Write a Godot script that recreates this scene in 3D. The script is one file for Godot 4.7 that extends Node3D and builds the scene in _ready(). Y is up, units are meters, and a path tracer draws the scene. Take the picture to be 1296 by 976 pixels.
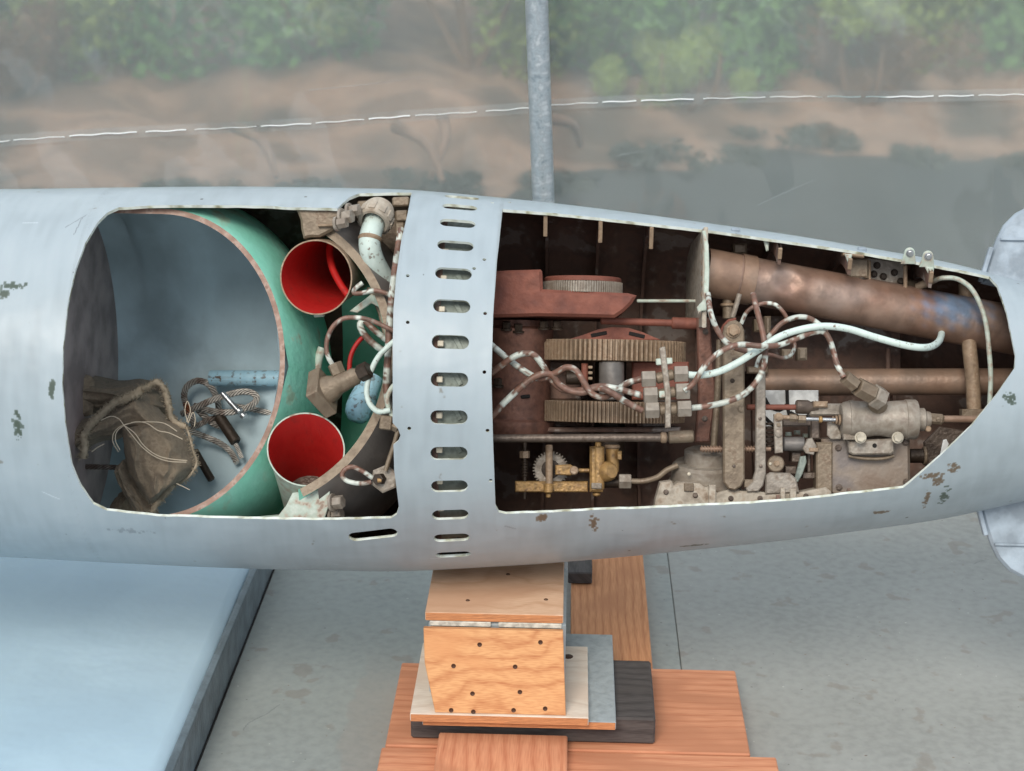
extends Node3D
# A cut-open torpedo on wooden blocks in front of a clear plastic sheet.

const TILT := 19.0            # the torpedo is rolled so that its window looks up at the viewer
var cam: Camera3D
var tor: Node3D               # the torpedo; its parts are written in its own axes (x along, z out of the window)
var to_tor: Transform3D
var counts := {}
var rng := RandomNumberGenerator.new()
var M := {}
var chip_noise := FastNoiseLite.new()

# ---------------------------------------------------------------- a mesh collector
class Mb:
	var v := PackedVector3Array()
	var n := PackedVector3Array()
	var c := PackedColorArray()
	var uv := PackedVector2Array()
	var idx := PackedInt32Array()

	func vert(p: Vector3, nn: Vector3, t := Vector2.ZERO, col := Color.WHITE) -> int:
		v.append(p); n.append(nn); uv.append(t); c.append(col)
		return v.size() - 1

	func tri(a: int, b: int, d: int) -> void:
		var g := (v[b] - v[a]).cross(v[d] - v[a])
		if g.length_squared() < 1e-20:
			return
		if g.dot(n[a] + n[b] + n[d]) > 0.0:
			idx.append(a); idx.append(d); idx.append(b)
		else:
			idx.append(a); idx.append(b); idx.append(d)

	func quad(a: int, b: int, d: int, e: int) -> void:
		tri(a, b, d); tri(a, d, e)

	func flat(pts: Array, nn: Vector3, col := Color.WHITE, uvs := []) -> void:
		var s := v.size()
		for i in pts.size():
			vert(pts[i], nn, uvs[i] if uvs else Vector2.ZERO, col)
		for i in range(1, pts.size() - 1):
			tri(s, s + i, s + i + 1)

	func mesh(mat: Material, into: ArrayMesh = null) -> ArrayMesh:
		var m := into if into else ArrayMesh.new()
		if idx.is_empty():
			return m
		var a := []
		a.resize(Mesh.ARRAY_MAX)
		a[Mesh.ARRAY_VERTEX] = v; a[Mesh.ARRAY_NORMAL] = n; a[Mesh.ARRAY_COLOR] = c
		a[Mesh.ARRAY_TEX_UV] = uv; a[Mesh.ARRAY_INDEX] = idx
		m.add_surface_from_arrays(Mesh.PRIMITIVE_TRIANGLES, a)
		m.surface_set_material(m.get_surface_count() - 1, mat)
		return m

# ---------------------------------------------------------------- nodes
func numbered(parent: Node, called: String) -> String:
	var key := "%d/%s" % [parent.get_instance_id(), called]
	var k: int = counts.get(key, 0)
	counts[key] = k + 1
	return called if k == 0 else "%s_%03d" % [called, k]

func put(parent: Node3D, called: String, mb: Mb, mat: Material, label := "") -> MeshInstance3D:
	var o := MeshInstance3D.new()
	o.mesh = mb.mesh(mat)
	o.name = numbered(parent, called)
	parent.add_child(o, true)
	if label:
		o.set_meta("label", label)
	return o

func part(called: String, mb: Mb, mat: Material, label := "") -> MeshInstance3D:
	return put(tor, called, mb, mat, label)

func thing(called: String, label: String, category: String, at_ := Vector3.ZERO, group := "") -> Node3D:
	var o := Node3D.new()
	o.name = numbered(self, called)
	add_child(o, true)
	o.position = at_
	tag(o, label, category, group)
	return o

func tag(o: Node3D, label: String, category: String, group := "") -> void:
	o.set_meta("label", label); o.set_meta("category", category)
	if group:
		o.set_meta("group", group)

func struct(called: String, mb: Mb, mat: Material, label := "") -> MeshInstance3D:
	var o := put(self, called, mb, mat)
	o.set_meta("kind", "structure")
	if label:
		o.set_meta("label", label); o.set_meta("category", "ground")
	return o

# ---------------------------------------------------------------- measuring
func ray(px: float, py: float) -> Vector3:
	return cam.transform.basis * Vector3((px - 648.0) / 2160.0, -(py - 488.0) / 2160.0, -1.0)

func at(px: float, py: float, z: float) -> Vector3:        # a point of the torpedo's own space
	var o := to_tor * cam.transform.origin
	var d := to_tor.basis * ray(px, py)
	return o + d * ((z - o.z) / d.z)

func on(px: float, py: float, y: float) -> Vector3:        # a point at a height of the world
	var o := cam.transform.origin
	var d := ray(px, py)
	return o + d * ((y - o.y) / d.y)

func wz(px: float, py: float, z: float) -> Vector3:        # a point on an upright plane of the world
	var o := cam.transform.origin
	var d := ray(px, py)
	return o + d * ((z - o.z) / d.z)

func sc(z: float) -> float:
	return (2.4 - z) / 2160.0

func pts(l: Array, z: float) -> Array:
	var r := []
	for p in l:
		r.append(at(p[0], p[1], z + (p[2] if p.size() > 2 else 0.0)))
	return r

func c8(r: float, g: float, b: float) -> Color:
	return Color(r / 255.0, g / 255.0, b / 255.0)

func lin(r: float, g: float, b: float) -> Color:
	return c8(r, g, b).srgb_to_linear()

# ---------------------------------------------------------------- shapes
func spline(p: Array, step := 0.004) -> Array:
	var r := []
	for i in p.size() - 1:
		var a: Vector3 = p[max(i - 1, 0)]
		var b: Vector3 = p[i]
		var c: Vector3 = p[i + 1]
		var d: Vector3 = p[min(i + 2, p.size() - 1)]
		var k := maxi(1, ceili(b.distance_to(c) / step))
		for j in k:
			r.append(b.cubic_interpolate(c, a, d, float(j) / k))
	r.append(p[p.size() - 1])
	return r

func frames(p: Array) -> Array:                             # a turning-free frame at each point of a path
	var r := []
	var t0: Vector3 = (p[1] - p[0]).normalized()
	var u := t0.cross(Vector3.UP if absf(t0.y) < 0.9 else Vector3.RIGHT).normalized()
	for i in p.size():
		var t: Vector3 = ((p[min(i + 1, p.size() - 1)]) - p[max(i - 1, 0)]).normalized()
		u = (u - t * u.dot(t)).normalized()
		r.append(Basis(u, t, u.cross(t)))
	return r

func tube(mb: Mb, p: Array, r: float, sides := 10, colors := [], r2 := -1.0, lobes := 0, pitch := 0.03) -> void:
	var f := frames(p)
	var s0 := mb.v.size()
	var run := 0.0
	for i in p.size():
		if i:
			run += p[i].distance_to(p[i - 1])
		var rr := r if r2 < 0.0 else lerpf(r, r2, float(i) / (p.size() - 1))
		var b: Basis = f[i]
		for k in sides:
			var a := TAU * k / sides
			var d := b.x * cos(a) + b.z * sin(a)
			var q := rr
			var nn := d
			if lobes:
				var w := lobes * (a - run / pitch * TAU) * 0.5
				q = rr * (0.66 + 0.34 * absf(cos(w)))
				var slope := -0.34 * lobes * 0.5 * sin(w) * signf(cos(w))
				var side := -b.x * sin(a) + b.z * cos(a)
				nn = (d - side * slope * 1.2).normalized()
			var tone: Color = colors[i] if colors else Color.WHITE
			if colors and not lobes:                         # chipped paint shows what is under it
				var kk := chip_noise.get_noise_3dv(p[i] + d * q)
				if kk > 0.27:
					tone = Color(0.17, 0.1, 0.072)
				elif kk < -0.42:
					tone = tone.lerp(Color(0.5, 0.5, 0.44), 0.7)
			if lobes:                                        # grooves between the strands darkened, shade put into the colour
				tone = tone.lerp(Color(0.05, 0.04, 0.035), smoothstep(0.62, 0.25, absf(cos(lobes * (a - run / pitch * TAU) * 0.5))))
			mb.vert(p[i] + d * q, nn, Vector2(run, a), tone)
	for i in p.size() - 1:
		for k in sides:
			var k2 := (k + 1) % sides
			mb.quad(s0 + i * sides + k, s0 + i * sides + k2, s0 + (i + 1) * sides + k2, s0 + (i + 1) * sides + k)
	for e in [0, p.size() - 1]:
		var ring := []
		for k in sides:
			ring.append(mb.v[s0 + e * sides + k])
		mb.flat(ring, (f[e] as Basis).y * (-1.0 if e == 0 else 1.0), colors[e] if colors else Color.WHITE)

func axis_xf(a: Vector3, dir: Vector3, up := Vector3.ZERO) -> Transform3D:   # y runs along dir
	var y := dir.normalized()
	var h := up if up != Vector3.ZERO else (Vector3.BACK if absf(y.z) < 0.9 else Vector3.RIGHT)
	var x := y.cross(h).normalized()
	return Transform3D(Basis(x, y, x.cross(y)), a)

func lathe(mb: Mb, prof: Array, xf: Transform3D, segs := 24, hard := 35.0, a0 := 0.0, a1 := TAU, flat_sides := false, col := Color.WHITE) -> void:
	# prof: [along, radius] pairs; outward is on the left of travel when radius is right
	var nor := []
	for i in prof.size() - 1:
		var d := Vector2(prof[i + 1][0] - prof[i][0], prof[i + 1][1] - prof[i][1])
		nor.append(Vector2(-d.y, d.x).normalized())          # (along, radial)
	for i in prof.size() - 1:
		var na: Vector2 = nor[i]
		var nb: Vector2 = nor[i]
		if i > 0 and rad_to_deg(absf(nor[i].angle_to(nor[i - 1]))) < hard:
			na = (nor[i] + nor[i - 1]).normalized()
		if i < prof.size() - 2 and rad_to_deg(absf(nor[i].angle_to(nor[i + 1]))) < hard:
			nb = (nor[i] + nor[i + 1]).normalized()
		var s := mb.v.size()
		if flat_sides:
			for k in segs:
				var aa := a0 + (a1 - a0) * k / segs
				var ab := a0 + (a1 - a0) * (k + 1) / segs
				var am := (aa + ab) * 0.5
				var fn: Vector3 = xf.basis * Vector3(cos(am) * nor[i].y, nor[i].x, sin(am) * nor[i].y)
				var q := []
				for e in [[aa, 0], [ab, 0], [ab, 1], [aa, 1]]:
					var pr: Array = prof[i + e[1]]
					q.append(xf * Vector3(cos(e[0]) * pr[1], pr[0], sin(e[0]) * pr[1]))
				mb.flat(q, fn, col)
			continue
		for k in segs + 1:
			var a := a0 + (a1 - a0) * k / segs
			var d := Vector3(cos(a), 0, sin(a))
			mb.vert(xf * (d * prof[i][1] + Vector3(0, prof[i][0], 0)), xf.basis * (d * na.y + Vector3(0, na.x, 0)), Vector2(a, prof[i][0]), col)
			mb.vert(xf * (d * prof[i + 1][1] + Vector3(0, prof[i + 1][0], 0)), xf.basis * (d * nb.y + Vector3(0, nb.x, 0)), Vector2(a, prof[i + 1][0]), col)
		for k in segs:
			mb.quad(s + 2 * k, s + 2 * k + 1, s + 2 * k + 3, s + 2 * k + 2)

func cyl(mb: Mb, a: Vector3, b: Vector3, r: float, segs := 20, bev := 0.0015) -> void:
	var l := a.distance_to(b)
	bev = minf(bev, minf(r, l) * 0.3)
	lathe(mb, [[0.0, 0.0], [0.0, r - bev], [bev, r], [l - bev, r], [l, r - bev], [l, 0.0]], axis_xf(a, b - a), segs)

func hexa(mb: Mb, a: Vector3, b: Vector3, r: float, turn := 0.0, sides := 6) -> void:
	var l := a.distance_to(b)
	var e := minf(r * 0.14, l * 0.3)
	lathe(mb, [[0.0, 0.0], [0.0, r - e], [e * 0.6, r], [l - e * 0.6, r], [l, r - e], [l, 0.0]], axis_xf(a, b - a), sides, 35.0, turn, turn + TAU, true)

func bolt(mb: Mb, a: Vector3, dir: Vector3, r: float, h: float, turn := 0.3) -> void:   # washer, hex head and a dot of thread
	var d := dir.normalized()
	cyl(mb, a, a + d * h * 0.22, r * 1.35, 14, 0.0004)
	hexa(mb, a + d * h * 0.22, a + d * h, r, turn)

func box(mb: Mb, xf: Transform3D, size: Vector3, b := 0.001, col := Color.WHITE) -> void:
	var h := size * 0.5
	b = minf(b, minf(h.x, minf(h.y, h.z)) * 0.45)
	var P := func(s: Vector3, axis: int) -> Vector3:
		var q := Vector3(h.x - b, h.y - b, h.z - b)
		q[axis] = h[axis]
		return xf * (q * s)
	for ax in 3:
		var u := (ax + 1) % 3
		var w := (ax + 2) % 3
		for s in [-1.0, 1.0]:
			var q := []
			for e in [[-1, -1], [1, -1], [1, 1], [-1, 1]]:
				var sg := Vector3.ZERO
				sg[ax] = s; sg[u] = e[0]; sg[w] = e[1]
				q.append(P.call(sg, ax))
			var nn := Vector3.ZERO
			nn[ax] = s
			var ext := [Vector2(-h[u], -h[w]), Vector2(h[u], -h[w]), Vector2(h[u], h[w]), Vector2(-h[u], h[w])]
			mb.flat(q, (xf.basis * nn).normalized(), col, ext)
		for e in [[-1, -1], [1, -1], [1, 1], [-1, 1]]:           # the edges that run along this axis
			var q := []
			for s in [[-1.0, u], [1.0, u], [1.0, w], [-1.0, w]]:
				var sg := Vector3.ZERO
				sg[ax] = s[0]; sg[u] = e[0]; sg[w] = e[1]
				q.append(P.call(sg, s[1]))
			var nn := Vector3.ZERO
			nn[u] = e[0]; nn[w] = e[1]
			mb.flat(q, (xf.basis * nn).normalized(), col)
	for sx in [-1, 1]:
		for sy in [-1, 1]:
			for sz in [-1, 1]:
				var sg := Vector3(sx, sy, sz)
				mb.flat([P.call(sg, 0), P.call(sg, 1), P.call(sg, 2)], (xf.basis * sg).normalized(), col)

func prism(mb: Mb, poly: PackedVector2Array, depth: float, xf: Transform3D, bev := 0.001, col := Color.WHITE) -> void:
	# outline in the x-y plane of xf, front face at z = 0, thickness towards -z
	var p := poly
	if Geometry2D.is_polygon_clockwise(p):
		p.reverse()
	var k := p.size()
	var inn := PackedVector2Array()
	var en := []
	for i in k:
		var d := (p[(i + 1) % k] - p[i]).normalized()
		en.append(Vector2(d.y, -d.x))
	for i in k:
		var m: Vector2 = (en[i] + en[(i - 1 + k) % k])
		m = m / maxf(0.4, m.length_squared() * 0.5)
		inn.append(p[i] - m * bev)
	var tris := Geometry2D.triangulate_polygon(inn)
	if tris.is_empty():
		inn = p
		tris = Geometry2D.triangulate_polygon(p)
		if tris.is_empty():
			print("no outline ", p)
	for side in [0, 1]:
		var z := 0.0 if side == 0 else -depth
		var s := mb.v.size()
		for q in inn:
			mb.vert(xf * Vector3(q.x, q.y, z), xf.basis.z.normalized() * (1.0 if side == 0 else -1.0), q, col)
		for i in range(0, tris.size(), 3):
			mb.tri(s + tris[i], s + tris[i + 1], s + tris[i + 2])
	for i in k:
		var j := (i + 1) % k
		var e: Vector2 = en[i]
		var nn := (xf.basis * Vector3(e.x, e.y, 0)).normalized()
		var rows := [[inn, 0.0], [p, -bev], [p, -depth + bev], [inn, -depth]]
		for r in 3:
			var A: PackedVector2Array = rows[r][0]
			var B: PackedVector2Array = rows[r + 1][0]
			var bend := nn
			if r == 0:
				bend = (nn + xf.basis.z.normalized()).normalized()
			elif r == 2:
				bend = (nn - xf.basis.z.normalized()).normalized()
			mb.flat([xf * Vector3(A[i].x, A[i].y, rows[r][1]), xf * Vector3(A[j].x, A[j].y, rows[r][1]), xf * Vector3(B[j].x, B[j].y, rows[r + 1][1]), xf * Vector3(B[i].x, B[i].y, rows[r + 1][1])], bend, col)

func plate(mb: Mb, outline: Array, z: float, depth: float, bev := 0.001) -> void:   # a plate of the torpedo's x-y plane
	var p := PackedVector2Array()
	for q in outline:
		var w := at(q[0], q[1], z)
		p.append(Vector2(w.x, w.y))
	prism(mb, p, depth, Transform3D(Basis(), Vector3(0, 0, z)), bev)

func xform(o: Vector3, deg := Vector3.ZERO) -> Transform3D:
	return Transform3D(Basis.from_euler(deg * PI / 180.0), o)

# ---------------------------------------------------------------- materials
func noise_tex(sd: int, freq: float, stops: Array, cols: Array, size := 512, octaves := 4, kind := FastNoiseLite.TYPE_SIMPLEX_SMOOTH) -> NoiseTexture2D:
	var f := FastNoiseLite.new()
	f.seed = sd; f.frequency = freq; f.noise_type = kind; f.fractal_octaves = octaves
	var t := NoiseTexture2D.new()
	t.width = size; t.height = size; t.seamless = true; t.noise = f
	var g := Gradient.new()
	g.offsets = PackedFloat32Array(stops)
	var pc := PackedColorArray()
	for c in cols:
		pc.append(c)
	g.colors = pc
	t.color_ramp = g
	return t

func bump_tex(sd: int, freq: float, strength: float, octaves := 4) -> NoiseTexture2D:
	var f := FastNoiseLite.new()
	f.seed = sd; f.frequency = freq; f.fractal_octaves = octaves
	var t := NoiseTexture2D.new()
	t.width = 512; t.height = 512; t.seamless = true; t.noise = f
	t.as_normal_map = true; t.bump_strength = strength
	return t

func mat(called: String, col: Color, rough: float, metal := 0.0, tex: Texture2D = null, scale := 4.0, bump: Texture2D = null, bscale := 0.5, verts := false) -> StandardMaterial3D:
	var m := StandardMaterial3D.new()
	m.resource_name = called
	m.albedo_color = col; m.roughness = rough; m.metallic = metal
	m.vertex_color_use_as_albedo = verts
	if tex or bump:
		m.uv1_triplanar = true
		m.uv1_scale = Vector3.ONE * scale
	m.albedo_texture = tex
	if bump:
		m.normal_enabled = true; m.normal_texture = bump; m.normal_scale = bscale
	M[called] = m
	return m

func wood_tex(sd: int, light: Color, dark: Color, rings: float, warp: float, stretch: float, stain: Color, amount: float, w := 768, h := 384) -> ImageTexture:
	var im := Image.create(w, h, false, Image.FORMAT_RGB8)
	var f := FastNoiseLite.new()
	f.seed = sd; f.frequency = 1.0; f.fractal_octaves = 3
	var g := FastNoiseLite.new()
	g.seed = sd + 7; g.frequency = 1.0; g.fractal_octaves = 2
	for y in h:
		for x in w:
			var u := float(x) / w
			var t := float(y) / h
			var k := t * rings + f.get_noise_2d(u * 1.6 * stretch, t * 2.2) * warp
			var s := absf(fposmod(k, 1.0) * 2.0 - 1.0)
			s = pow(s, 2.2)
			var fib := g.get_noise_2d(u * 14.0 * stretch, t * 170.0)
			var blot := f.get_noise_2d(u * 2.7 + 40.0, t * 3.1)
			var col := light.lerp(dark, clampf(s * 0.6 + fib * 0.5 + 0.12, 0.0, 1.0))
			col = col.lerp(stain, clampf(blot * 2.0 + amount - 0.5, 0.0, 0.75))
			im.set_pixel(x, y, col)
	return ImageTexture.create_from_image(im)

func wood(called: String, tex: Texture2D) -> void:
	var m := mat(called, Color.WHITE, 0.75, 0.0, tex, 1.0)
	m.uv1_triplanar = false
	m.uv1_scale = Vector3.ONE

func hull_tex() -> ImageTexture:
	# u along the hull from x = -0.9 to 0.9, v once round it; paint with brush marks, chips, drips and scratches
	var w := 1536
	var h := 1024
	var im := Image.create(w, h, false, Image.FORMAT_RGB8)
	var f := FastNoiseLite.new()
	f.seed = 3; f.frequency = 1.0; f.fractal_octaves = 4
	var g := FastNoiseLite.new()
	g.seed = 11; g.frequency = 1.0; g.fractal_octaves = 2
	var base := c8(156, 169, 176)
	for y in h:
		for x in w:
			var u := x * 1.8 / w
			var t := y * 1.65 / h
			var a := f.get_noise_2d(u * 5.0, t * 5.0)
			var b := g.get_noise_2d(u * 50.0, t * 9.0)
			var d := f.get_noise_2d(u * 26.0 + 90.0, t * 26.0)
			var col := base.lightened(maxf(0.0, a * 0.07 + b * 0.035)).darkened(maxf(0.0, -(a * 0.08 + b * 0.035)))
			if d > 0.66:
				col = col.lerp(c8(118, 118, 112), clampf((d - 0.66) * 9.0, 0.0, 0.8))
			im.set_pixel(x, y, col)
	# marks: [px, py, kind]
	var r := RandomNumberGenerator.new()
	r.seed = 5
	var chip := c8(72, 84, 76)
	var rusty := c8(104, 92, 78)
	for m in [[22, 540, 4, 13, chip], [4, 372, 5, 4, chip], [20, 362, 14, 3, chip], [1278, 505, 7, 9, chip], [1195, 628, 5, 20, chip], [1172, 632, 2, 20, rusty], [1180, 602, 12, 4, rusty], [1207, 592, 6, 8, rusty], [752, 662, 4, 15, rusty], [686, 655, 5, 4, rusty], [1115, 648, 8, 3, rusty], [165, 672, 22, 3, c8(132, 142, 148)], [470, 420, 3, 10, c8(140, 150, 156)], [1188, 608, 5, 8, rusty], [880, 690, 14, 2, chip], [66, 492, 2, 7, chip]]:
		var o := hull_hit(m[0], m[1])
		for k in 150:
			var q := Vector2(r.randfn(0.0, 0.6), r.randfn(0.0, 0.6))
			if q.length() > 1.5:
				continue
			if g.get_noise_2d(q.x * 1.6 + m[0], q.y * 1.6) + 0.5 * g.get_noise_2d(q.x * 5.0, q.y * 5.0 + m[1]) < 0.02:
				continue
			var X = o.x + q.x * m[2] / 905.0
			var T = o.y + q.y * m[3] / 905.0 / 0.25
			blot(im, X, T, r.randi() % 2, m[4], 0.7)
	for k in 22:                                             # fine scratches, lighter or darker than the paint
		var X := r.randf_range(-0.7, 0.7)
		var T := r.randf_range(-1.3, 1.2)
		var dir := Vector2.from_angle(r.randfn(0.0, 0.5))
		var bright := r.randf() < 0.6
		for s in r.randi_range(8, 40):
			X += dir.x * 0.0009; T += dir.y * 0.0035
			dir = dir.rotated(r.randfn(0.0, 0.015))
			blot(im, X, T, 0, c8(196, 206, 212) if bright else c8(112, 118, 122), 0.55)
	for k in 36:                                             # dark specks
		blot(im, r.randf_range(-0.75, 0.75), r.randf_range(-1.4, 1.4), r.randi() % 2, c8(70, 72, 70), 0.8)
	return ImageTexture.create_from_image(im)

func deck_tex() -> ImageTexture:
	# 2.2 m of painted deck: mottled paint, a worn strip along the blocks, stains, grit
	var n := 1536
	var im := Image.create(n, n, false, Image.FORMAT_RGB8)
	var f := FastNoiseLite.new()
	f.seed = 81; f.frequency = 1.0; f.fractal_octaves = 5
	var jx := on(852, 760, -0.51).x
	var xw := on(452, 900, -0.51).x
	for y in n:
		for x in n:
			var X := -1.1 + 2.2 * x / n
			var Z := -0.9 + 2.2 * y / n
			var a := f.get_noise_2d(X * 2.6, Z * 2.6)
			var b := f.get_noise_2d(X * 46.0 + 30.0, Z * 46.0)
			var col := c8(152, 154, 150) if X > jx else c8(148, 154, 151)
			col = col.lightened(maxf(0.0, a * 0.06 + b * 0.07)).darkened(maxf(0.0, -(a * 0.07 + b * 0.08)))
			var wear := smoothstep(xw - 0.006, xw + 0.004, X + 0.03 * f.get_noise_2d(Z * 6.0, X * 5.0)) * smoothstep(0.06, 0.0, X - xw - 0.08) * smoothstep(-0.2, 0.0, Z)
			col = col.lerp(c8(150, 143, 136), 0.4 * clampf(wear + 0.5 * b * wear, 0.0, 1.0))
			var st := f.get_noise_2d(X * 9.0 + 70.0, Z * 9.0)
			col = col.lerp(c8(122, 110, 98), clampf((st - 0.4) * 3.0, 0.0, 0.3))
			im.set_pixel(x, y, col)
	var r := RandomNumberGenerator.new()
	r.seed = 19
	for k in 900:
		var c: Color = [c8(210, 210, 204), c8(84, 80, 76), c8(120, 92, 76)][r.randi() % 3]
		var p := Vector2i(r.randi() % n, r.randi() % n)
		im.set_pixelv(p, c)
		if r.randf() < 0.25:
			im.set_pixelv(Vector2i((p.x + 1) % n, p.y), c)
	for k in 14:
		var q := Vector2(r.randi() % n, r.randi() % n)
		var d := Vector2.from_angle(r.randf() * TAU)
		for i in r.randi_range(20, 70):
			q += d; d = d.rotated(r.randfn(0, 0.05))
			var p := Vector2i(posmod(int(q.x), n), posmod(int(q.y), n))
			im.set_pixelv(p, im.get_pixelv(p).lerp(c8(100, 104, 104), 0.5))
	return ImageTexture.create_from_image(im)

func blot(im: Image, X: float, T: float, rad: int, col: Color, amount: float) -> void:
	var x := int((X + 0.9) / 1.8 * im.get_width())
	var y := int(fposmod(T / TAU + 0.5, 1.0) * im.get_height())
	for i in range(-rad, rad + 1):
		for j in range(-rad, rad + 1):
			var p := Vector2i(clampi(x + i, 0, im.get_width() - 1), posmod(y + j, im.get_height()))
			im.set_pixelv(p, im.get_pixelv(p).lerp(col, amount))

func materials() -> void:
	var fine := bump_tex(2, 0.05, 3.0)
	var rough := bump_tex(4, 0.02, 6.0, 5)
	var grime := noise_tex(21, 0.012, [0.25, 0.5, 0.75], [c8(205, 205, 205), c8(235, 235, 235), c8(255, 255, 255)], 512, 5)
	var dusty := noise_tex(5, 0.014, [0.1, 0.4, 0.6, 0.8, 0.95], [c8(104, 91, 76), c8(120, 106, 89), c8(130, 117, 100), c8(114, 97, 80), c8(140, 127, 110)], 512, 6)
	var rust := noise_tex(8, 0.008, [0.1, 0.4, 0.65, 0.9], [c8(104, 62, 52), c8(120, 71, 58), c8(131, 79, 64), c8(112, 68, 56)], 512, 6)
	var deep := noise_tex(9, 0.008, [0.2, 0.42, 0.55, 0.66, 0.72, 0.9], [c8(108, 87, 77), c8(118, 92, 80), c8(98, 80, 72), c8(118, 100, 90), c8(150, 142, 136), c8(140, 130, 124)], 512, 5)
	var bright := noise_tex(12, 0.02, [0.2, 0.5, 0.7, 0.9], [c8(126, 107, 88), c8(152, 132, 110), c8(138, 114, 92), c8(172, 154, 134)], 512, 5)
	var chips := noise_tex(14, 0.03, [0.0, 0.78, 0.8, 1.0], [c8(204, 218, 212), c8(188, 206, 200), c8(104, 80, 66), c8(90, 70, 58)], 512, 4)
	var green := noise_tex(15, 0.009, [0.2, 0.5, 0.8, 0.86, 0.92], [c8(124, 200, 176), c8(136, 208, 186), c8(146, 212, 194), c8(166, 190, 168), c8(156, 158, 134)], 512, 5)
	var hull := mat("hull_paint", Color.WHITE, 0.36, 0.0, hull_tex(), 1.0)
	hull.uv1_triplanar = false
	hull.normal_enabled = true
	hull.normal_texture = bump_tex(31, 0.02, 2.2, 4)
	hull.normal_scale = 0.35
	hull.metallic_specular = 0.45
	mat("hull_edge", Color.WHITE, 0.6, 0.0, noise_tex(33, 0.05, [0.3, 0.5, 0.62, 0.66, 0.8], [c8(216, 224, 220), c8(206, 214, 206), c8(190, 196, 178), c8(168, 168, 144), c8(130, 128, 108)], 256, 3), 3.0)
	mat("hull_inside", Color.WHITE, 0.8, 0.0, deep, 3.5, rough, 0.6)
	mat("grey_paint", c8(164, 178, 190), 0.4, 0.0, grime, 3.0, fine, 0.25)
	mat("flask_green", Color.WHITE, 0.55, 0.0, green, 3.0, fine, 0.35)
	mat("flask_inside", c8(190, 212, 220), 0.5, 0.0, grime, 1.0, fine, 0.2, true)
	mat("brown_wall", c8(166, 152, 150), 0.6, 0.0, grime, 2.0, fine, 0.2)
	mat("flask_edge", Color.WHITE, 0.6, 0.0, noise_tex(41, 0.03, [0.2, 0.5, 0.7, 0.85], [c8(132, 104, 90), c8(146, 118, 104), c8(164, 142, 130), c8(126, 98, 84)], 256, 4), 6.0, fine, 0.4)
	mat("red_paint", Color.WHITE, 0.5, 0.0, noise_tex(44, 0.012, [0.2, 0.5, 0.8, 0.9], [c8(168, 26, 24), c8(180, 32, 28), c8(172, 38, 33), c8(132, 40, 34)], 512, 5), 5.0, fine, 0.3)
	mat("cup_paint", Color.WHITE, 0.55, 0.0, noise_tex(45, 0.02, [0.2, 0.5, 0.7, 0.8], [c8(186, 196, 186), c8(170, 184, 172), c8(172, 162, 148), c8(140, 122, 108)], 512, 4), 5.0, fine, 0.3)
	mat("dusty", Color.WHITE, 0.52, 0.2, dusty, 5.0, fine, 0.5)
	mat("dusty_grey", Color.WHITE, 0.5, 0.25, noise_tex(101, 0.012, [0.1, 0.45, 0.7, 0.9], [c8(118, 110, 100), c8(140, 132, 122), c8(150, 143, 133), c8(124, 112, 100)], 512, 6), 5.0, fine, 0.5)
	mat("dusty_dark", Color.WHITE, 0.45, 0.35, noise_tex(102, 0.012, [0.1, 0.45, 0.7, 0.9], [c8(74, 64, 57), c8(96, 84, 75), c8(106, 95, 86), c8(84, 70, 60)], 512, 6), 5.0, fine, 0.5)
	mat("dusty_light", Color.WHITE, 0.6, 0.1, bright, 5.0, fine, 0.5)
	mat("rust", Color.WHITE, 0.7, 0.1, rust, 5.0, rough, 0.5)
	mat("dark_metal", c8(120, 112, 108), 0.55, 0.3, dusty, 5.0, fine, 0.5)
	mat("grey_metal", c8(235, 235, 232), 0.45, 0.12, noise_tex(48, 0.015, [0.2, 0.5, 0.8], [c8(132, 120, 108), c8(164, 156, 146), c8(140, 128, 118)], 512, 5), 5.0, fine, 0.5)
	mat("smoke_metal", Color.WHITE, 0.45, 0.2, noise_tex(49, 0.006, [0.2, 0.5, 0.8], [c8(98, 96, 94), c8(118, 114, 110), c8(92, 86, 82)], 512, 5), 4.0, fine, 0.25)
	mat("box_paint", Color.WHITE, 0.45, 0.1, noise_tex(98, 0.006, [0.2, 0.5, 0.8], [c8(124, 108, 94), c8(136, 124, 112), c8(118, 110, 106)], 512, 5), 4.0, fine, 0.25)
	mat("copper", Color.WHITE, 0.42, 0.2, noise_tex(51, 0.006, [0.2, 0.45, 0.6, 0.8], [c8(130, 106, 90), c8(152, 125, 106), c8(144, 121, 104), c8(124, 106, 92)], 512, 5), 4.0, fine, 0.25)
	mat("copper_blue", Color.WHITE, 0.42, 0.3, grime, 4.0, fine, 0.25, true)
	mat("brass", Color.WHITE, 0.45, 0.25, noise_tex(52, 0.018, [0.2, 0.5, 0.7, 0.9], [c8(128, 102, 66), c8(172, 138, 88), c8(156, 124, 82), c8(108, 84, 58)], 512, 5), 6.0, fine, 0.5)
	mat("cast", Color.WHITE, 0.75, 0.0, noise_tex(53, 0.018, [0.2, 0.5, 0.7, 0.9], [c8(150, 141, 128), c8(178, 170, 156), c8(160, 147, 131), c8(130, 114, 98)], 512, 5), 5.0, rough, 0.5)
	mat("mint", Color.WHITE, 0.5, 0.0, chips, 5.0, fine, 0.3)
	mat("stripes", Color.WHITE, 0.5, 0.05, grime, 6.0, fine, 0.3, true)
	mat("blue_paint", Color.WHITE, 0.5, 0.0, noise_tex(55, 0.03, [0.0, 0.7, 0.74, 1.0], [c8(170, 206, 222), c8(150, 190, 208), c8(92, 78, 68), c8(84, 66, 56)], 512, 4), 5.0, fine, 0.25)
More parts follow.
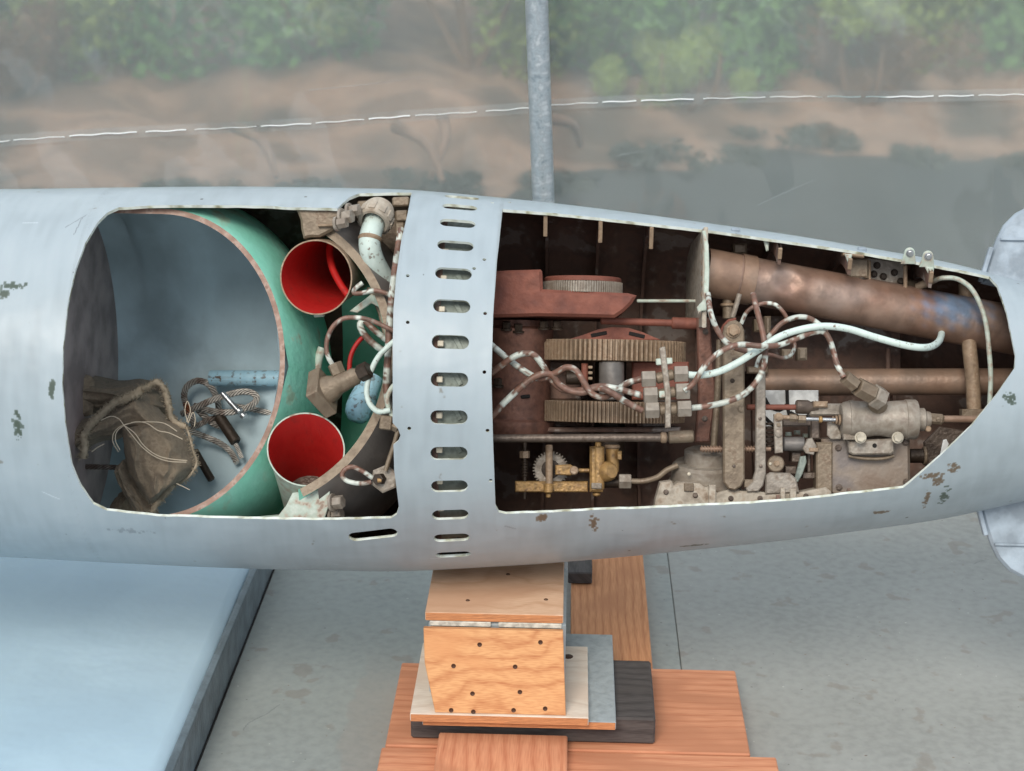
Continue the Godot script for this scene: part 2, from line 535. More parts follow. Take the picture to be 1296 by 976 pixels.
	mat("pale_ring", Color.WHITE, 0.5, 0.1, noise_tex(56, 0.02, [0.2, 0.5, 0.8], [c8(104, 112, 106), c8(132, 142, 134), c8(112, 120, 112)], 512, 4), 6.0, fine, 0.3)
	mat("cream_bolt", c8(196, 188, 170), 0.5, 0.2, grime, 8.0)
	mat("steel", c8(190, 194, 198), 0.35, 0.85, grime, 6.0, fine, 0.3)
	mat("rope", Color.WHITE, 0.4, 0.35, grime, 8.0, fine, 0.4, true)
	var weave := noise_tex(61, 0.02, [0.2, 0.5, 0.8], [c8(122, 110, 94), c8(140, 127, 109), c8(112, 100, 86)], 512, 5)
	mat("canvas", Color.WHITE, 0.95, 0.0, weave, 6.0, bump_tex(62, 0.12, 5.0, 3), 0.7)
	M.canvas.rim_enabled = true; M.canvas.rim = 0.15
	mat("frayed", c8(186, 172, 150), 0.95, 0.0, grime, 8.0)
	mat("thread", c8(200, 188, 168), 0.9)
	mat("black_hole", c8(22, 20, 19), 0.9)
	mat("daylight_white", c8(226, 228, 226), 0.5, 0.0, grime, 5.0)  # white standing in for daylight behind the linkage, also on the white tab
	mat("galvanised", Color.WHITE, 0.42, 0.5, noise_tex(63, 0.02, [0.2, 0.45, 0.6, 0.8], [c8(140, 152, 160), c8(176, 188, 194), c8(162, 172, 178), c8(196, 204, 208)], 512, 4), 4.0, fine, 0.3)
	# wood
	mat("rust_dark", Color.WHITE, 0.62, 0.15, noise_tex(97, 0.014, [0.15, 0.4, 0.6, 0.8], [c8(84, 58, 48), c8(108, 74, 61), c8(118, 82, 68), c8(96, 66, 56)], 512, 5), 5.0, fine, 0.5)
	# wood: one picture is 0.66 m along the grain and 0.33 m across it
	wood("ply_front", wood_tex(71, c8(216, 164, 114), c8(178, 116, 74), 11.0, 1.5, 2.2, c8(206, 146, 98), 0.3))
	wood("ply_top", wood_tex(72, c8(222, 186, 156), c8(198, 156, 124), 7.0, 1.5, 2.0, c8(200, 158, 128), 0.5))
	wood("plank", wood_tex(73, c8(212, 150, 114), c8(180, 112, 80), 19.0, 0.6, 0.9, c8(184, 124, 92), 0.55))
	wood("plank_brown", wood_tex(74, c8(204, 146, 102), c8(168, 108, 72), 26.0, 0.5, 0.9, c8(180, 122, 84), 0.4))
	wood("black_timber", wood_tex(75, c8(84, 79, 77), c8(52, 47, 46), 16.0, 0.9, 1.6, c8(74, 68, 64), 0.3))
	wood("white_ply", wood_tex(77, c8(222, 210, 195), c8(200, 182, 164), 9.0, 1.2, 2.0, c8(210, 190, 172), 0.4))
	wood("ply_edge", wood_tex(76, c8(216, 150, 100), c8(110, 66, 44), 5.0, 0.1, 3.0, c8(206, 140, 92), 0.2, 512, 64))
	mat("grey_ply", c8(158, 167, 170), 0.6, 0.0, noise_tex(99, 0.05, [0.2, 0.5, 0.8], [c8(235, 235, 235), c8(250, 250, 250), c8(255, 255, 255)], 512, 5), 2.0, fine, 0.5)
	mat("white_paint", c8(214, 212, 200), 0.7, 0.0, grime, 10.0, rough, 0.6)
	mat("screw", c8(78, 52, 38), 0.6, 0.4)
	mat("deck", Color.WHITE, 0.55, 0.0, deck_tex())
	M.deck.uv1_triplanar = false
	M.deck.uv1_scale = Vector3.ONE
	M.deck.normal_enabled = true; M.deck.normal_texture = bump_tex(82, 0.3, 1.5, 3); M.deck.normal_scale = 0.12
	mat("shaded_edge", c8(112, 126, 134), 0.4, 0.1, grime, 3.0, fine, 0.3)  # darker than the platform: the shade of its side put into the colour
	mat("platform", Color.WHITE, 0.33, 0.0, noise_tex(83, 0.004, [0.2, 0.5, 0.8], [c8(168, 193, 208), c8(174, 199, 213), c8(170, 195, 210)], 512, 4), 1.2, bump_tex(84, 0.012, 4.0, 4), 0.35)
	# outside
	mat("yard", Color.WHITE, 0.9, 0.0, noise_tex(91, 0.006, [0.3, 0.5, 0.7], [c8(34, 38, 40), c8(44, 47, 48), c8(54, 54, 53)], 512, 5), 0.25)
	mat("soil", Color.WHITE, 0.95, 0.0, noise_tex(92, 0.006, [0.25, 0.45, 0.6, 0.75], [c8(96, 76, 62), c8(158, 120, 98), c8(182, 140, 116), c8(128, 98, 80)], 512, 5), 0.35, rough, 1.0)
	mat("stone", Color.WHITE, 0.9, 0.0, noise_tex(93, 0.01, [0.3, 0.6], [c8(66, 66, 68), c8(98, 94, 92)], 256, 4), 1.0, rough, 0.8)
	for l in [["leaf", c8(122, 164, 84)], ["leaf_yellow", c8(176, 190, 96)], ["leaf_dark", c8(92, 122, 74)], ["leaf_dry", c8(164, 120, 84)], ["weed", c8(72, 74, 62)]]:
		var m := mat(l[0], l[1], 0.6)
		m.vertex_color_use_as_albedo = true
		m.backlight_enabled = true; m.backlight = (l[1] as Color).lightened(0.1)
	mat("bark", c8(150, 112, 84), 0.9)
	var film := mat("clear_film", Color(0.86, 0.9, 0.9, 0.16), 0.056)
	film.refraction_enabled = true; film.refraction_scale = 0.045
	var band := mat("film_band", Color(0.75, 0.8, 0.81, 0.16), 0.45)
	band.transparency = BaseMaterial3D.TRANSPARENCY_ALPHA
	film.cull_mode = BaseMaterial3D.CULL_DISABLED
	mat("seam_white", c8(244, 248, 250), 0.6)

# ---------------------------------------------------------------- the hull
const RX := [-2.3, -2.2, -2.0, -1.6, -1.1, -0.72, -0.55, -0.385, -0.23, -0.14, -0.01, 0.058, 0.168, 0.278, 0.39, 0.5, 0.588, 0.655, 0.72, 0.95, 1.2]
const RR := [0.0, 0.11, 0.19, 0.245, 0.256, 0.2597, 0.2645, 0.2682, 0.2684, 0.2669, 0.2575, 0.2516, 0.2398, 0.2265, 0.2122, 0.1956, 0.1812, 0.1663, 0.15, 0.09, 0.03]
const WALL := 0.004

func hull_r(x: float) -> float:
	if x <= RX[0] or x >= RX[RX.size() - 1]:
		return 0.001
	var i := 0
	while x > RX[i + 1]:
		i += 1
	var j0 := maxi(i - 1, 0)
	var j3 := mini(i + 2, RX.size() - 1)
	var dx: float = RX[i + 1] - RX[i]
	var t: float = (x - RX[i]) / dx
	var m0: float = (RR[i + 1] - RR[j0]) / (RX[i + 1] - RX[j0]) * dx
	var m1: float = (RR[j3] - RR[i]) / (RX[j3] - RX[i]) * dx
	return maxf(0.001, (2*t*t*t - 3*t*t + 1) * RR[i] + (t*t*t - 2*t*t + t) * m0 + (-2*t*t*t + 3*t*t) * RR[i + 1] + (t*t*t - t*t) * m1)

func hull_hit(px: float, py: float) -> Vector2:             # (x, angle) where a line of sight meets the hull
	var o := to_tor * cam.transform.origin
	var d := (to_tor.basis * ray(px, py)).normalized()
	var t := 1.9
	var best := 9.0
	var bt := t
	while t < 2.6:
		var p := o + d * t
		var gap := Vector2(p.y, p.z).length() - hull_r(p.x)
		if gap < best:
			best = gap; bt = t
		if gap < 0.0:
			break
		t += 0.0015
	var q := o + d * bt
	return Vector2(q.x, atan2(q.y, q.z))

func outline(l: Array, cut := 0.006) -> PackedVector2Array: # pixels of the photograph to (x, angle), long edges split
	var r := PackedVector2Array()
	for i in l.size():
		var a := Vector2(l[i][0], l[i][1])
		var b := Vector2(l[(i + 1) % l.size()][0], l[(i + 1) % l.size()][1])
		var k := maxi(1, ceili(a.distance_to(b) / 14.0))
		for j in k:
			var q := a.lerp(b, float(j) / k)
			r.append(hull_hit(q.x, q.y))
	return r

func stadium(x: float, a: float, half: float, h: float, turn := 0.0) -> PackedVector2Array:
	var r := PackedVector2Array()
	for e in [1.0, -1.0]:
		for k in 9:
			var w := (-PI / 2 + PI * k / 8.0) if e > 0 else (PI / 2 + PI * k / 8.0)
			var q := Vector2(e * (half - h) + cos(w) * h, sin(w) * h).rotated(turn)
			r.append(Vector2(x + q.x, a + q.y / hull_r(x)))
	return r

func on_hull(x: float, a: float, off := 0.0) -> Vector3:
	var r := hull_r(x) + off
	return Vector3(x, r * sin(a), r * cos(a))

func hull_n(x: float, a: float) -> Vector3:
	var s := (hull_r(x + 0.004) - hull_r(x - 0.004)) / 0.008
	return Vector3(-s, sin(a), cos(a)).normalized()

func shell(polys: Array, xa: float, xb: float, off: float, inward: bool) -> Mb:
	var mb := Mb.new()
	var xs := PackedFloat32Array()
	var x := xa
	while x < xb:
		xs.append(x)
		x += 0.02 if x > -0.9 and x < 0.75 else 0.05
	xs.append(xb)
	for p in polys:
		for q in p:
			if q.x > xa and q.x < xb:
				xs.append(q.x)
	xs.sort()
	for i in xs.size() - 1:
		var x0 := xs[i]
		var x1 := xs[i + 1]
		if x1 - x0 < 1e-6:
			continue
		var xm := (x0 + x1) * 0.5
		var cr := []                                         # [angle in the middle, at x0, at x1]
		for p in polys:
			for k in p.size():
				var a: Vector2 = p[k]
				var b: Vector2 = p[(k + 1) % p.size()]
				if (a.x <= xm) != (b.x <= xm):
					var f := func(xx: float) -> float: return a.y + (b.y - a.y) * (xx - a.x) / (b.x - a.x)
					cr.append([f.call(xm), f.call(x0), f.call(x1)])
		cr.sort_custom(func(u, v): return u[0] < v[0])
		cr.push_front([-PI, -PI, -PI])
		cr.append([PI, PI, PI])
		for k in range(0, cr.size() - 1, 2):
			var lo: Array = cr[k]
			var hi: Array = cr[k + 1]
			var m := maxi(1, ceili((hi[0] - lo[0]) / deg_to_rad(3.0)))
			var s := mb.v.size()
			for j in m + 1:
				var w := float(j) / m
				for e in [[x0, 1], [x1, 2]]:
					var ang: float = lerpf(lo[e[1]], hi[e[1]], w)
					var nn := hull_n(e[0], ang)
					mb.vert(on_hull(e[0], ang, off), -nn if inward else nn, Vector2((e[0] + 0.9) / 1.8, ang / TAU + 0.5))
			for j in m:
				mb.quad(s + 2 * j, s + 2 * j + 1, s + 2 * j + 3, s + 2 * j + 2)
	return mb

func rim_strip(mb: Mb, p: PackedVector2Array, jag := 0.0) -> void:
	# the sawn edge: from the outer face to the inner face of the plate
	var k := p.size()
	var cen := Vector2.ZERO
	for q in p:
		cen += q / k
	for i in k:
		var a := p[i]
		var b := p[(i + 1) % k]
		var A := on_hull(a.x, a.y)
		var B := on_hull(b.x, b.y)
		var C := on_hull(b.x, b.y, -WALL)
		var D := on_hull(a.x, a.y, -WALL)
		var nn := (B - A).cross(D - A).normalized()
		var mid := on_hull(cen.x, cen.y)
		if nn.dot(mid - A) < 0.0:
			nn = -nn
		mb.flat([A, B, C, D], nn)

func make_hull() -> void:
	var w1 := outline([[150, 263], [200, 260], [300, 260], [345, 261], [372, 263], [400, 263], [427, 264], [434, 257], [442, 250], [455, 245], [490, 244], [521, 244], [516, 270], [508, 305], [502, 345], [498, 390], [497, 440], [497, 500], [497, 535], [504, 543], [507, 551], [504, 558], [498, 563], [499, 595], [503, 625], [505, 642], [502, 651], [495, 656], [400, 658], [300, 656], [200, 653], [135, 646], [118, 638], [102, 615], [91, 588], [83, 540], [79, 490], [80, 440], [86, 385], [96, 340], [108, 308], [123, 282], [136, 269]])
	var w2 := outline([[636, 265], [700, 270], [760, 276], [820, 283], [900, 292], [1000, 306], [1075, 317], [1150, 330], [1210, 341], [1252, 350], [1262, 361], [1274, 395], [1280, 425], [1285, 450], [1284, 466], [1262, 498], [1230, 538], [1190, 577], [1150, 612], [1143, 617], [1100, 622], [1040, 629], [1000, 633], [950, 637], [880, 640], [820, 643], [760, 645], [700, 648], [640, 650], [631, 648], [627, 640], [624, 560], [622, 480], [624, 400], [629, 330]])
	var holes := [w1, w2]
	var slot_a := []
	for k in 14:
		var a: float = deg_to_rad(73.3 - k * 10.4)
		slot_a.append(a)
		holes.append(stadium(-0.0705, a, 0.0235, 0.0088))
	var low := hull_hit(472, 677)
	holes.append(stadium(low.x, low.y, 0.033, 0.0095, 0.2))
	for q in [[600, 340], [614, 397], [613, 329], [516, 349], [516, 408], [613, 471], [617, 545], [610, 247], [623, 257], [518, 542], [621, 608], [645, 256]]:   # screw holes
		var o := hull_hit(q[0], q[1])
		holes.append(stadium(o.x, o.y, 0.0024, 0.0022))
	var m := shell(holes, -2.3, 1.2, 0.0, false).mesh(M.hull_paint)
	shell(holes, -2.28, 1.15, -WALL, true).mesh(M.hull_inside, m)
	var edge := Mb.new()
	for h in holes:
		rim_strip(edge, h)
	edge.mesh(M.hull_edge, m)
	var hull := MeshInstance3D.new()
	hull.mesh = m
	hull.name = "hull"
	tor.add_child(hull, true)
	# the ring of bolts that shows through the slots
	var ring := Mb.new()
	for s in [[-0.019, 1.0], [-0.026, -1.0]]:
		var n0 := ring.v.size()
		for i in 145:
			var a := TAU * i / 144.0
			for x in [-0.112, -0.038]:
				var p := on_hull(x, a, s[0])
				ring.vert(p, Vector3(0, sin(a), cos(a)) * s[1])
		for i in 144:
			ring.quad(n0 + 2 * i, n0 + 2 * i + 1, n0 + 2 * i + 3, n0 + 2 * i + 2)
	var fr := part("flange_ring", ring, M.pale_ring)
	for a in slot_a:
		var b := Mb.new()
		var p := on_hull(-0.0835, a, -0.018)
		var nn := Vector3(0, sin(a), cos(a))
		box(b, Transform3D(Basis(Vector3.RIGHT, nn, Vector3.RIGHT.cross(nn)), p + nn * 0.004), Vector3(0.008, 0.008, 0.008), 0.001)
		put(fr, "bolt", b, M.cream_bolt)
		b = Mb.new()                                          # the lug beside it
		p = on_hull(-0.062, a + 0.01, -0.018)
		box(b, Transform3D(Basis(Vector3.RIGHT, nn, Vector3.RIGHT.cross(nn)).rotated(nn, 0.5), p), Vector3(0.006, 0.002, 0.02), 0.0008)
		put(fr, "lug", b, M.pale_ring)
	# fins at the tail
	for s in [[1.0, -0.55], [-1.0, 0.55]]:
		var f := Mb.new()
		var poly := PackedVector2Array()
		for q in [[0.652, 0.15], [0.662, 0.185], [0.672, 0.214], [0.681, 0.232], [0.697, 0.249], [0.722, 0.262], [0.80, 0.28], [0.95, 0.282], [1.12, 0.22], [1.12, 0.04], [0.95, 0.08], [0.8, 0.12]]:
			poly.append(Vector2(q[0], q[1] * s[0]))
		var b := Basis()
		if absf(s[1]) > 1.0:
			b = Basis(Vector3.RIGHT, PI / 2)
		prism(f, poly, 0.014, Transform3D(b, b * Vector3(0, 0, 0.007 if absf(s[1]) < 1.0 else 0.007)), 0.004)
		var fin := part("tail_fin", f, M.grey_paint)
		if absf(s[1]) < 1.0:
			var r := Mb.new()
			box(r, Transform3D(Basis(), Vector3(0.815, 0.212 * s[0], 0.009)), Vector3(0.28, 0.004, 0.006), 0.001)
			put(fin, "ridge", r, M.grey_paint)
			r = Mb.new()
			box(r, Transform3D(Basis(Vector3.BACK, -0.28 * s[0]), Vector3(0.656, 0.176 * s[0], 0.008)), Vector3(0.006, 0.05, 0.01), 0.001)
			put(fin, "root_strip", r, M.grey_paint)
	# lugs and studs along the top of the skin
	for q in [[1141, 308], [1164, 311]]:
		var o := hull_hit(q[0], q[1])
		var p := on_hull(o.x, 1.15)
		var l := Mb.new()
		var nn := Vector3(0, sin(1.15), cos(1.15))
		var poly := PackedVector2Array()
		for k in 9:
			var a := PI * k / 8.0
			poly.append(Vector2(cos(a) * 0.007, 0.012 + sin(a) * 0.007))
		poly.append(Vector2(-0.01, -0.004)); poly.append(Vector2(0.01, -0.004))
		prism(l, poly, 0.005, Transform3D(Basis(Vector3.RIGHT, nn, Vector3.RIGHT.cross(nn)), p), 0.001)
		var lug := part("lifting_lug", l, M.cup_paint)
		l = Mb.new()
		bolt(l, p + nn * 0.012 + Vector3.RIGHT.cross(nn) * 0.0, Vector3.RIGHT.cross(nn), 0.004, 0.003)
		put(lug, "pin", l, M.steel)
	for q in [[927, 280], [1085, 303]]:
		var o := hull_hit(q[0], q[1])
		var l := Mb.new()
		var nn := Vector3(0, sin(1.25), cos(1.25))
		box(l, Transform3D(Basis(Vector3.RIGHT, nn, Vector3.RIGHT.cross(nn)), on_hull(o.x, 1.25)), Vector3(0.011, 0.007, 0.011), 0.001)
		part("skin_stud", l, M.grey_paint)
	# the frames (ribs) inside the skin, sawn through at the window
	for q in [[687, 0.0], [757, 0.0], [822, 0.0], [985, 1.0], [1075, 1.0], [1180, 1.0]]:
		var x: float = at(q[0], 460, 0.1).x
		var r := Mb.new()
		var a0 := 1.16 if q[1] == 0.0 else 1.08
		var a1 := TAU - 0.93
		if q[1] == 1.0:
			a1 = TAU - 0.86
		var dep := 0.024
		var n0 := r.v.size()
		var segs := 60
		for i in segs + 1:
			var a := lerpf(a0, a1, float(i) / segs)
			for e in [[-0.0022, 0.0], [0.0022, 0.0], [0.0022, -dep], [-0.0022, -dep]]:
				var rr = hull_r(x + e[0]) - WALL + e[1]
				r.vert(Vector3(x + e[0], rr * sin(a), rr * cos(a)), Vector3(signf(e[0]), 0, 0))
		for i in segs:
			for e in [[0, 3], [1, 2]]:
				r.quad(n0 + 4 * i + e[0], n0 + 4 * i + e[1], n0 + 4 * (i + 1) + e[1], n0 + 4 * (i + 1) + e[0])
		for i in segs:
			var a := lerpf(a0, a1, (i + 0.5) / segs)
			r.flat([r.v[n0 + 4 * i + 2], r.v[n0 + 4 * i + 3], r.v[n0 + 4 * i + 7], r.v[n0 + 4 * i + 6]], Vector3(0, -sin(a), -cos(a)))
		for e in [[0, 1.0], [segs, -1.0]]:
			var a := lerpf(a0, a1, float(e[0]) / segs)
			r.flat([r.v[n0 + 4 * e[0]], r.v[n0 + 4 * e[0] + 1], r.v[n0 + 4 * e[0] + 2], r.v[n0 + 4 * e[0] + 3]], Vector3(0, -cos(a), sin(a)) * -e[1])
		var rib := part("frame_rib", r, M.hull_inside)
		for e in [a0, a1]:
			var c := Mb.new()
			var nn := Vector3(0, sin(e), cos(e))
			var tt := Vector3(0, -cos(e), sin(e)) * (1.0 if e < 3.0 else -1.0)
			var p := Vector3(x, 0, 0) + nn * (hull_r(x) - WALL - (0.0165 if q[1] == 0.0 else 0.008))
			box(c, Transform3D(Basis(Vector3.RIGHT, nn, tt), p), Vector3(0.0055, 0.031 if q[1] == 0.0 else 0.016, 0.004), 0.0008)
			put(rib, "sawn_end", c, M.dusty_light)

# ---------------------------------------------------------------- the green vessel with its domed end, cut open
func dome(mb: Mb, R: float, x0: float, a: float, z0: float, tilt: float, out: float, xl := 0.0, full_to := -9.0, stain := false) -> void:
	# everything of a cylinder with an elliptic end that lies behind a plane; out = +1 outer face, -1 inner face
	var xs := []
	var x := xl
	while x < x0:
		xs.append(x); x += 0.012
	for k in 33:
		var xk := x0 + a * sin(PI / 2 * k / 32.0)
		if xk >= xl:
			xs.append(xk)
	var segs := 90
	for i in xs.size():
		var u := clampf((xs[i] - x0) / a, 0.0, 1.0)
		var r := maxf(R * sqrt(maxf(0.0, 1.0 - u * u)), 0.0002)
		var b0 := acos(clampf(z0 / r, -1.0, 1.0)) if r > z0 and xs[i] > full_to else 0.0
		for k in segs + 1:
			var b := lerpf(b0, TAU - b0, float(k) / segs)
			var th := b + tilt
			var nx = 0.0 if xs[i] <= x0 else (xs[i] - x0) / (a * a)
			var nn := Vector3(nx, r * sin(th) / (R * R), r * cos(th) / (R * R)).normalized() * out  # lip and side wall, painted darker to stand for the shaded side
			var col := Color.WHITE
			if stain:
				var w := smoothstep(-0.50, -0.515, xs[i] + 0.012 * sin(th * 3.0) + 0.02 * sin(th + 1.0))
				col = Color.WHITE.lerp(Color(0.62, 0.46, 0.42), w)
			mb.vert(Vector3(xs[i], r * sin(th), r * cos(th)), nn, Vector2(xs[i], th), col)
	for i in xs.size() - 1:
		for k in segs:
			var s := i * (segs + 1) + k
			mb.quad(s, s + 1, s + segs + 2, s + segs + 1)

func cut_edge(mb: Mb, R: float, x0: float, a: float, w: float, z0: float, tilt: float, xl: float, trim := 0.0) -> void:
	var yb := Basis(Vector3.RIGHT, -tilt)
	var o := []
	var inn := []
	for e in [[R, a, o], [R - w, a - w, inn]]:
		var b := sqrt(e[0] * e[0] - z0 * z0)
		var aa: float = e[1] * b / e[0]
		if trim == 0.0:
			e[2].append(Vector2(xl, b))
		for k in 41:
			var t := (PI / 2 - trim) * (1.0 - k / 20.0)
			e[2].append(Vector2(x0 + aa * cos(t), b * sin(t)))
		if trim == 0.0:
			e[2].append(Vector2(xl, -b))
	var s := mb.v.size()
	for i in o.size():
		for q in [o[i], inn[i]]:
			mb.vert(yb * Vector3(q.x, q.y, z0), yb * Vector3(0, 0, 1), q)
	for i in o.size() - 1:
		mb.quad(s + 2 * i, s + 2 * i + 1, s + 2 * i + 3, s + 2 * i + 2)

const FL_R := 0.2575
const FL_X := -0.470
const FL_A := 0.213
const FL_Z := 0.150
const FL_W := 0.0058
const FL_T := 0.11

func make_flask() -> void:
	var o := Mb.new()
	dome(o, FL_R, FL_X, FL_A, FL_Z, FL_T, 1.0, -1.05, -0.578)
	var root := part("air_vessel", o, M.flask_green)
	o = Mb.new()
	dome(o, FL_R - FL_W, FL_X, FL_A - FL_W, FL_Z, FL_T, -1.0, -1.05, -0.578)
	put(root, "inner_wall", o, M.flask_inside)
	o = Mb.new()
	cut_edge(o, FL_R, FL_X, FL_A, FL_W, FL_Z, FL_T, -0.578)
	put(root, "cut_edge", o, M.flask_edge)
	o = Mb.new()
	cyl(o, Vector3(-0.64, 0, 0), Vector3(-0.625, 0, 0), FL_R - 0.003, 64)
	put(root, "far_bulkhead", o, M.brown_wall)
	# the bulkhead that shuts the compartment, parallel to the vessel's dome
	o = Mb.new()
	dome(o, 0.2615, -0.352, 0.252, 0.158, 0.19, 1.0, -0.255)
	root = part("dished_bulkhead", o, M.smoke_metal)
	o = Mb.new()
	dome(o, 0.2525, -0.352, 0.243, 0.158, 0.19, -1.0, -0.272)
	put(root, "inner_face", o, M.flask_green)
	o = Mb.new()
	cut_edge(o, 0.2615, -0.352, 0.252, 0.009, 0.158, 0.19, -0.352, 0.46)
	put(root, "cut_edge", o, M.dusty)
	o = Mb.new()
	cyl(o, Vector3(-0.094, 0, 0), Vector3(-0.086, 0, 0), 0.246, 64)
	part("engine_bulkhead", o, M.hull_inside)

func ringloop(mb: Mb, rings: Array, sides: int, out: float) -> void:     # rings: [centre, x radius vector, y radius vector]
	var s := mb.v.size()
	for i in rings.size():
		var r: Array = rings[i]
		for k in sides:
			var a := TAU * k / sides
			mb.vert(r[0] + r[1] * cos(a) + r[2] * sin(a), Vector3.ONE, Vector2(a, i))
	for i in rings.size():
		var t: Vector3 = rings[min(i + 1, rings.size() - 1)][0] - rings[max(i - 1, 0)][0]
		for k in sides:
			var id := s + i * sides + k
			var i0 = s + max(i - 1, 0) * sides + k
			var i1 = s + min(i + 1, rings.size() - 1) * sides + k
			var e := mb.v[s + i * sides + (k + 1) % sides] - mb.v[s + i * sides + (k + sides - 1) % sides]
			var nn := e.cross(mb.v[i1] - mb.v[i0]).normalized()
			if nn.dot(mb.v[id] - rings[i][0]) < 0.0:
				nn = -nn
			mb.n[id] = nn * out
	for i in rings.size() - 1:
		for k in sides:
			var k2 := (k + 1) % sides
			mb.quad(s + i * sides + k, s + i * sides + k2, s + (i + 1) * sides + k2, s + (i + 1) * sides + k)

func cup(c0: Vector3, c1: Vector3, rx: float, ry: float, slant: float, end: float, called: String, label: String) -> Node3D:
	var rings := []
	var inner := []
	var cs := cos(slant)
	var sn := sin(slant)
	for i in 9:
		var t := i / 8.0
		var k := lerpf(1.0, end, pow(t, 0.7))
		var c := c0.lerp(c1, t)
		var ux := Vector3(cs, sn, 0)
		var uy := Vector3(-sn, cs, 0)
		rings.append([c, ux * rx * k, uy * ry * k])
		inner.append([c, ux * (rx - 0.0018) * k, uy * (ry - 0.0018) * k])
	var mb := Mb.new()
	ringloop(mb, rings, 48, 1.0)
	var s := mb.v.size()
	for k in 48:                                            # the lip
		var a := TAU * k / 48
		mb.vert(c0 + rings[0][1] * cos(a) + rings[0][2] * sin(a), Vector3.BACK)
		mb.vert(c0 + inner[0][1] * cos(a) + inner[0][2] * sin(a), Vector3.BACK)
	for k in 48:
		var j := (k + 1) % 48
		mb.quad(s + 2 * k, s + 2 * k + 1, s + 2 * j + 1, s + 2 * j)
	var o := part(called, mb, M.dusty_light if slant > 0.0 else M.cup_paint, label)
	mb = Mb.new()
	ringloop(mb, inner, 48, -1.0)
	var lid := []
	for k in 48:
		var a := TAU * k / 48
		lid.append(c1 + inner[8][1] * cos(a) + inner[8][2] * sin(a))
	put(o, "red_lining", mb, M.red_paint)
	mb = Mb.new()
	mb.flat(lid, Vector3.BACK)
	put(o, "shaded_floor", mb, M.dusty_dark)  # dark colour stands in for the shade deep in the tube
	return o

func stripes(n: int, first: float, lengths: Array, step := 0.004, seed_ := 1) -> Array:
	# mint and brown bands along a tube
	var r := RandomNumberGenerator.new()
	r.seed = seed_
	var out := []
	var mint := lin(208, 216, 207)
	var brown := lin(124, 88, 72)
	var run := -first
	var k := 0
	var left: float = lengths[0]
	var on_mint := true
	for i in n:
		out.append((mint if on_mint else brown).lightened(r.randf() * 0.05).darkened(r.randf() * 0.08) if r.randf() > 0.05 else lin(150, 140, 128))
		run += step
		if run > left:
			run = 0.0
			k += 1
			left = lengths[k % lengths.size()] * r.randf_range(0.75, 1.3)
			on_mint = not on_mint
	return out

func pipe(called: String, path: Array, z: float, dia_px: float, kind, sides := 10, parent: Node3D = null, seed_ := 1) -> MeshInstance3D:
	var p := spline(pts(path, z), 0.003)
	var mb := Mb.new()
	var r := dia_px * (0.45 if kind is Array else 0.48) * sc(z)
	if kind is Array:
		tube(mb, p, r, sides, stripes(p.size(), 0.0, kind, 0.003, seed_))
		return put(parent if parent else tor, called, mb, M.stripes)
	tube(mb, p, r, sides)
	return put(parent if parent else tor, called, mb, kind)

func nut(parent: Node3D, called: String, a: Vector3, b: Vector3, r: float, m: Material, turn := 0.26) -> void:
	var mb := Mb.new()
	hexa(mb, a, b, r, turn)
	put(parent, called, mb, m)

